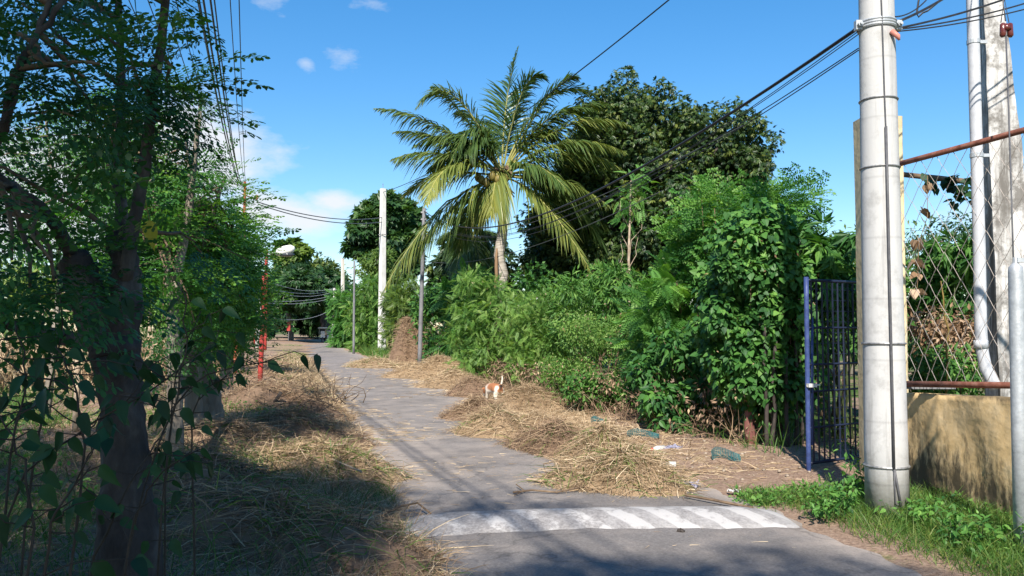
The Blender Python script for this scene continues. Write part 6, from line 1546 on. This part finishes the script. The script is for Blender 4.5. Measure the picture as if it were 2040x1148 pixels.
# ================================================================== dog
def build_dog():
    g = on_ground(994, 811); g[2] = float(gz(g[0], g[1])) + .0
    J = {}; V = []; R = []; E = []
    def jt(k, p, r, par=None):
        J[k] = len(V); V.append(p); R.append(r)
        if par is not None: E.append((J[par], J[k]))
    jt('pelvis', (0, 0, .315), .078); jt('spine', (0, .15, .325), .088, 'pelvis'); jt('chest', (0, .32, .315), .10, 'spine'); jt('withers', (0, .42, .32), .085, 'chest')
    jt('neck', (0, .50, .30), .058, 'withers'); jt('skull', (0, .585, .245), .056, 'neck'); jt('brow', (0, .625, .215), .047, 'skull'); jt('muzzle', (0, .675, .165), .028, 'brow'); jt('nose', (0, .705, .135), .021, 'muzzle')
    for s_ in (-1, 1):
        q = 'l' if s_ < 0 else 'r'; st = .05 * s_
        jt('ear' + q, (.055 * s_, .575, .295), .016, 'skull'); jt('eart' + q, (.085 * s_, .585, .265), .010, 'ear' + q)
        jt('hip' + q, (.055 * s_, -.01, .26), .062, 'pelvis'); jt('knee' + q, (.07 * s_, .05 + st, .18), .040, 'hip' + q); jt('hock' + q, (.072 * s_, -.075 + st, .105), .020, 'knee' + q); jt('pas' + q, (.072 * s_, -.055 + st, .03), .017, 'hock' + q); jt('paw' + q, (.072 * s_, -.02 + st, .014), .019, 'pas' + q)
        jt('sho' + q, (.062 * s_, .36, .24), .045, 'chest'); jt('elb' + q, (.066 * s_, .34 - st, .165), .027, 'sho' + q); jt('wri' + q, (.066 * s_, .36 - st, .075), .019, 'elb' + q); jt('fpa' + q, (.066 * s_, .365 - st, .022), .017, 'wri' + q); jt('fto' + q, (.066 * s_, .395 - st, .013), .018, 'fpa' + q)
    jt('tail0', (0, -.075, .365), .022, 'pelvis'); jt('tail1', (.01, -.105, .43), .017, 'tail0'); jt('tail2', (.018, -.11, .50), .013, 'tail1'); jt('tail3', (.015, -.095, .55), .008, 'tail2')
    me = bpy.data.meshes.new('dog'); me.from_pydata(V, E, []); o = bpy.data.objects.new('dog', me); col.objects.link(o)
    o.modifiers.new('skin', 'SKIN'); sd = o.modifiers.new('sub', 'SUBSURF'); sd.levels = 2
    for i, r_ in enumerate(R):
        me.skin_vertices[0].data[i].radius = (r_, r_); me.skin_vertices[0].data[i].use_root = (i == 0)
    bpy.context.view_layer.update(); dg = bpy.context.evaluated_depsgraph_get()
    nm = bpy.data.meshes.new_from_object(o.evaluated_get(dg)); o.modifiers.clear(); o.data = nm
    nm.polygons.foreach_set('use_smooth', np.ones(len(nm.polygons), bool))
    co = np.zeros(len(nm.vertices) * 3); nm.vertices.foreach_get('co', co); co = co.reshape(-1, 3)
    x, y, z = co.T; wv = .012 * np.sin(30 * x + 20 * z)
    brown = ((z > .262 + wv) & (y > .0) & (y < .33 + wv)) | ((y > .50) & (z > .19) & (np.abs(x) > .012)) | ((y > .36) & (y < .47) & (z > .33))
    dark = ((y < -.045) & (y > -.12) & (z > .24) & (z < .40) & (np.abs(x) < .03)) | ((y > .69) & (z < .16)) | ((brown) & (z < .285) & (y < .33)) & False
    tint = np.where(dark, 0., np.where(brown, .5, 1.)); ed = np.zeros(len(nm.edges) * 2, np.int32); nm.edges.foreach_get('vertices', ed); ed = ed.reshape(-1, 2)
    for _ in range(2):
        acc_ = tint.copy(); cnt = np.ones(len(tint)); np.add.at(acc_, ed[:, 0], tint[ed[:, 1]]); np.add.at(acc_, ed[:, 1], tint[ed[:, 0]]); np.add.at(cnt, ed.ravel(), 1); tint = acc_ / cnt
    at = nm.attributes.new('tint', 'FLOAT', 'POINT'); at.data.foreach_set('value', tint.astype(np.float32))
    m, nt, N, Lk = nmat('dog_fur'); a = node(nt, 'ShaderNodeAttribute', attribute_name='tint'); c = ramp(nt, a.outputs['Fac'], [(.1, (.035, .022, .018)), (.4, (.30, .115, .045)), (.62, (.34, .14, .06)), (.8, (.62, .55, .46))])
    pr = node(nt, 'ShaderNodeBsdfPrincipled'); pr.inputs['Roughness'].default_value = .8; Lk.new(c, pr.inputs['Base Color'])
    tc = node(nt, 'ShaderNodeTexCoord'); n2 = node(nt, 'ShaderNodeTexNoise'); n2.inputs['Scale'].default_value = 90.; Lk.new(tc.outputs['Object'], n2.inputs['Vector']); bm_ = node(nt, 'ShaderNodeBump'); bm_.inputs['Strength'].default_value = .4; bm_.inputs['Distance'].default_value = .006
    Lk.new(n2.outputs['Fac'], bm_.inputs['Height']); Lk.new(bm_.outputs[0], pr.inputs['Normal']); o_ = node(nt, 'ShaderNodeOutputMaterial'); Lk.new(pr.outputs[0], o_.inputs[0])
    nm.materials.clear(); nm.materials.append(m)
    o.location = g; o.rotation_euler = (0, 0, math.radians(24)); o.scale = (1.08,) * 3
    tag(o, 'small brown and white dog seen from behind sniffing the straw with its tail up', 'dog')
    for s_ in (-1, 1):
        b = MB(); b.ball((.042 * s_, .635, .235), .009, 8); e = bpy.data.objects.new('eye', b.mesh('eye', (0, 0, 0), True)); e.data.materials.append(M['glass']); e.parent = o; col.objects.link(e)
build_dog()

# ================================================================== parked tricycle at the road end
def build_trike():
    g = G(652, 683.5); d = g[1]; g[2] = 0.; u_ = d / F
    root = thing('tricycle', 'small motor tricycle with white front and grey sidecar parked at the road end', 'tricycle', g)
    gx0, gy0 = g[0], g[1]; Pq = lambda x, y, z: (gx0 + x, gy0 + y, z)
    b = MB(); b.box(Pq(.32, .5, .82), (.62, 1.5, .72), taper=.95); b.box(Pq(.32, .5, .36), (.6, 1.4, .18)); part('sidecar', b, M['greypanel'], root)
    b = MB(); b.box(Pq(-.08, .5, 1.42), (1.5, 1.7, .06)); b.box(Pq(-.08, .5, 1.47), (1.35, 1.5, .05)); part('roof', b, M['lampwhite'], root)
    b = MB()
    for x, y in ((-.72, -.25), (-.72, 1.25), (.6, -.25), (.6, 1.25)): b.tube([Pq(x, y, .4), Pq(x, y, 1.4)], .025, 6)
    part('roof_frame', b, M['steelband'], root)
    b = MB(); b.box(Pq(-.4, -.12, .75), (.42, .22, .5), taper=.8); b.box(Pq(-.4, -.2, 1.05), (.36, .06, .2), rx=-.3); part('front_fairing', b, M['white'], root)
    b = MB(); b.box(Pq(-.4, -.2, 1.24), (.5, .03, .24), rx=-.3); part('windshield', b, M['glass'], root)
    b = MB(); a = np.arange(19) / 18 * 2 * math.pi
    for (x, y) in ((-.4, -.28), (-.4, 1.0), (.62, .6)):
        w_ = MB(); w_.tube(np.stack([np.full(19, gx0 + x), gy0 + y + .24 * np.cos(a), .28 + .24 * np.sin(a)], 1), .045, 8); wo_ = part('wheel', w_, M['rubber'], root, True)
        w_ = MB(); w_.tube([Pq(x - .05, y, .28), Pq(x + .05, y, .28)], .15, 12); part('rim', w_, M['galv'], wo_)
    b = MB(); b.ball(Pq(-.4, -.30, .9), (.09, .05, .09), 10); part('headlight', b, M['lampwhite'], root, True)
    b = MB(); b.tube([Pq(-.7, -.1, 1.02), Pq(-.4, -.05, 1.06), Pq(-.1, -.1, 1.02)], .02, 6); part('handlebar', b, M['black'], root)
    b = MB(); b.box(Pq(-.4, .55, .62), (.28, .9, .22)); b.box(Pq(-.4, .5, .42), (.3, .5, .25)); part('seat', b, M['rubber'], root)
build_trike()
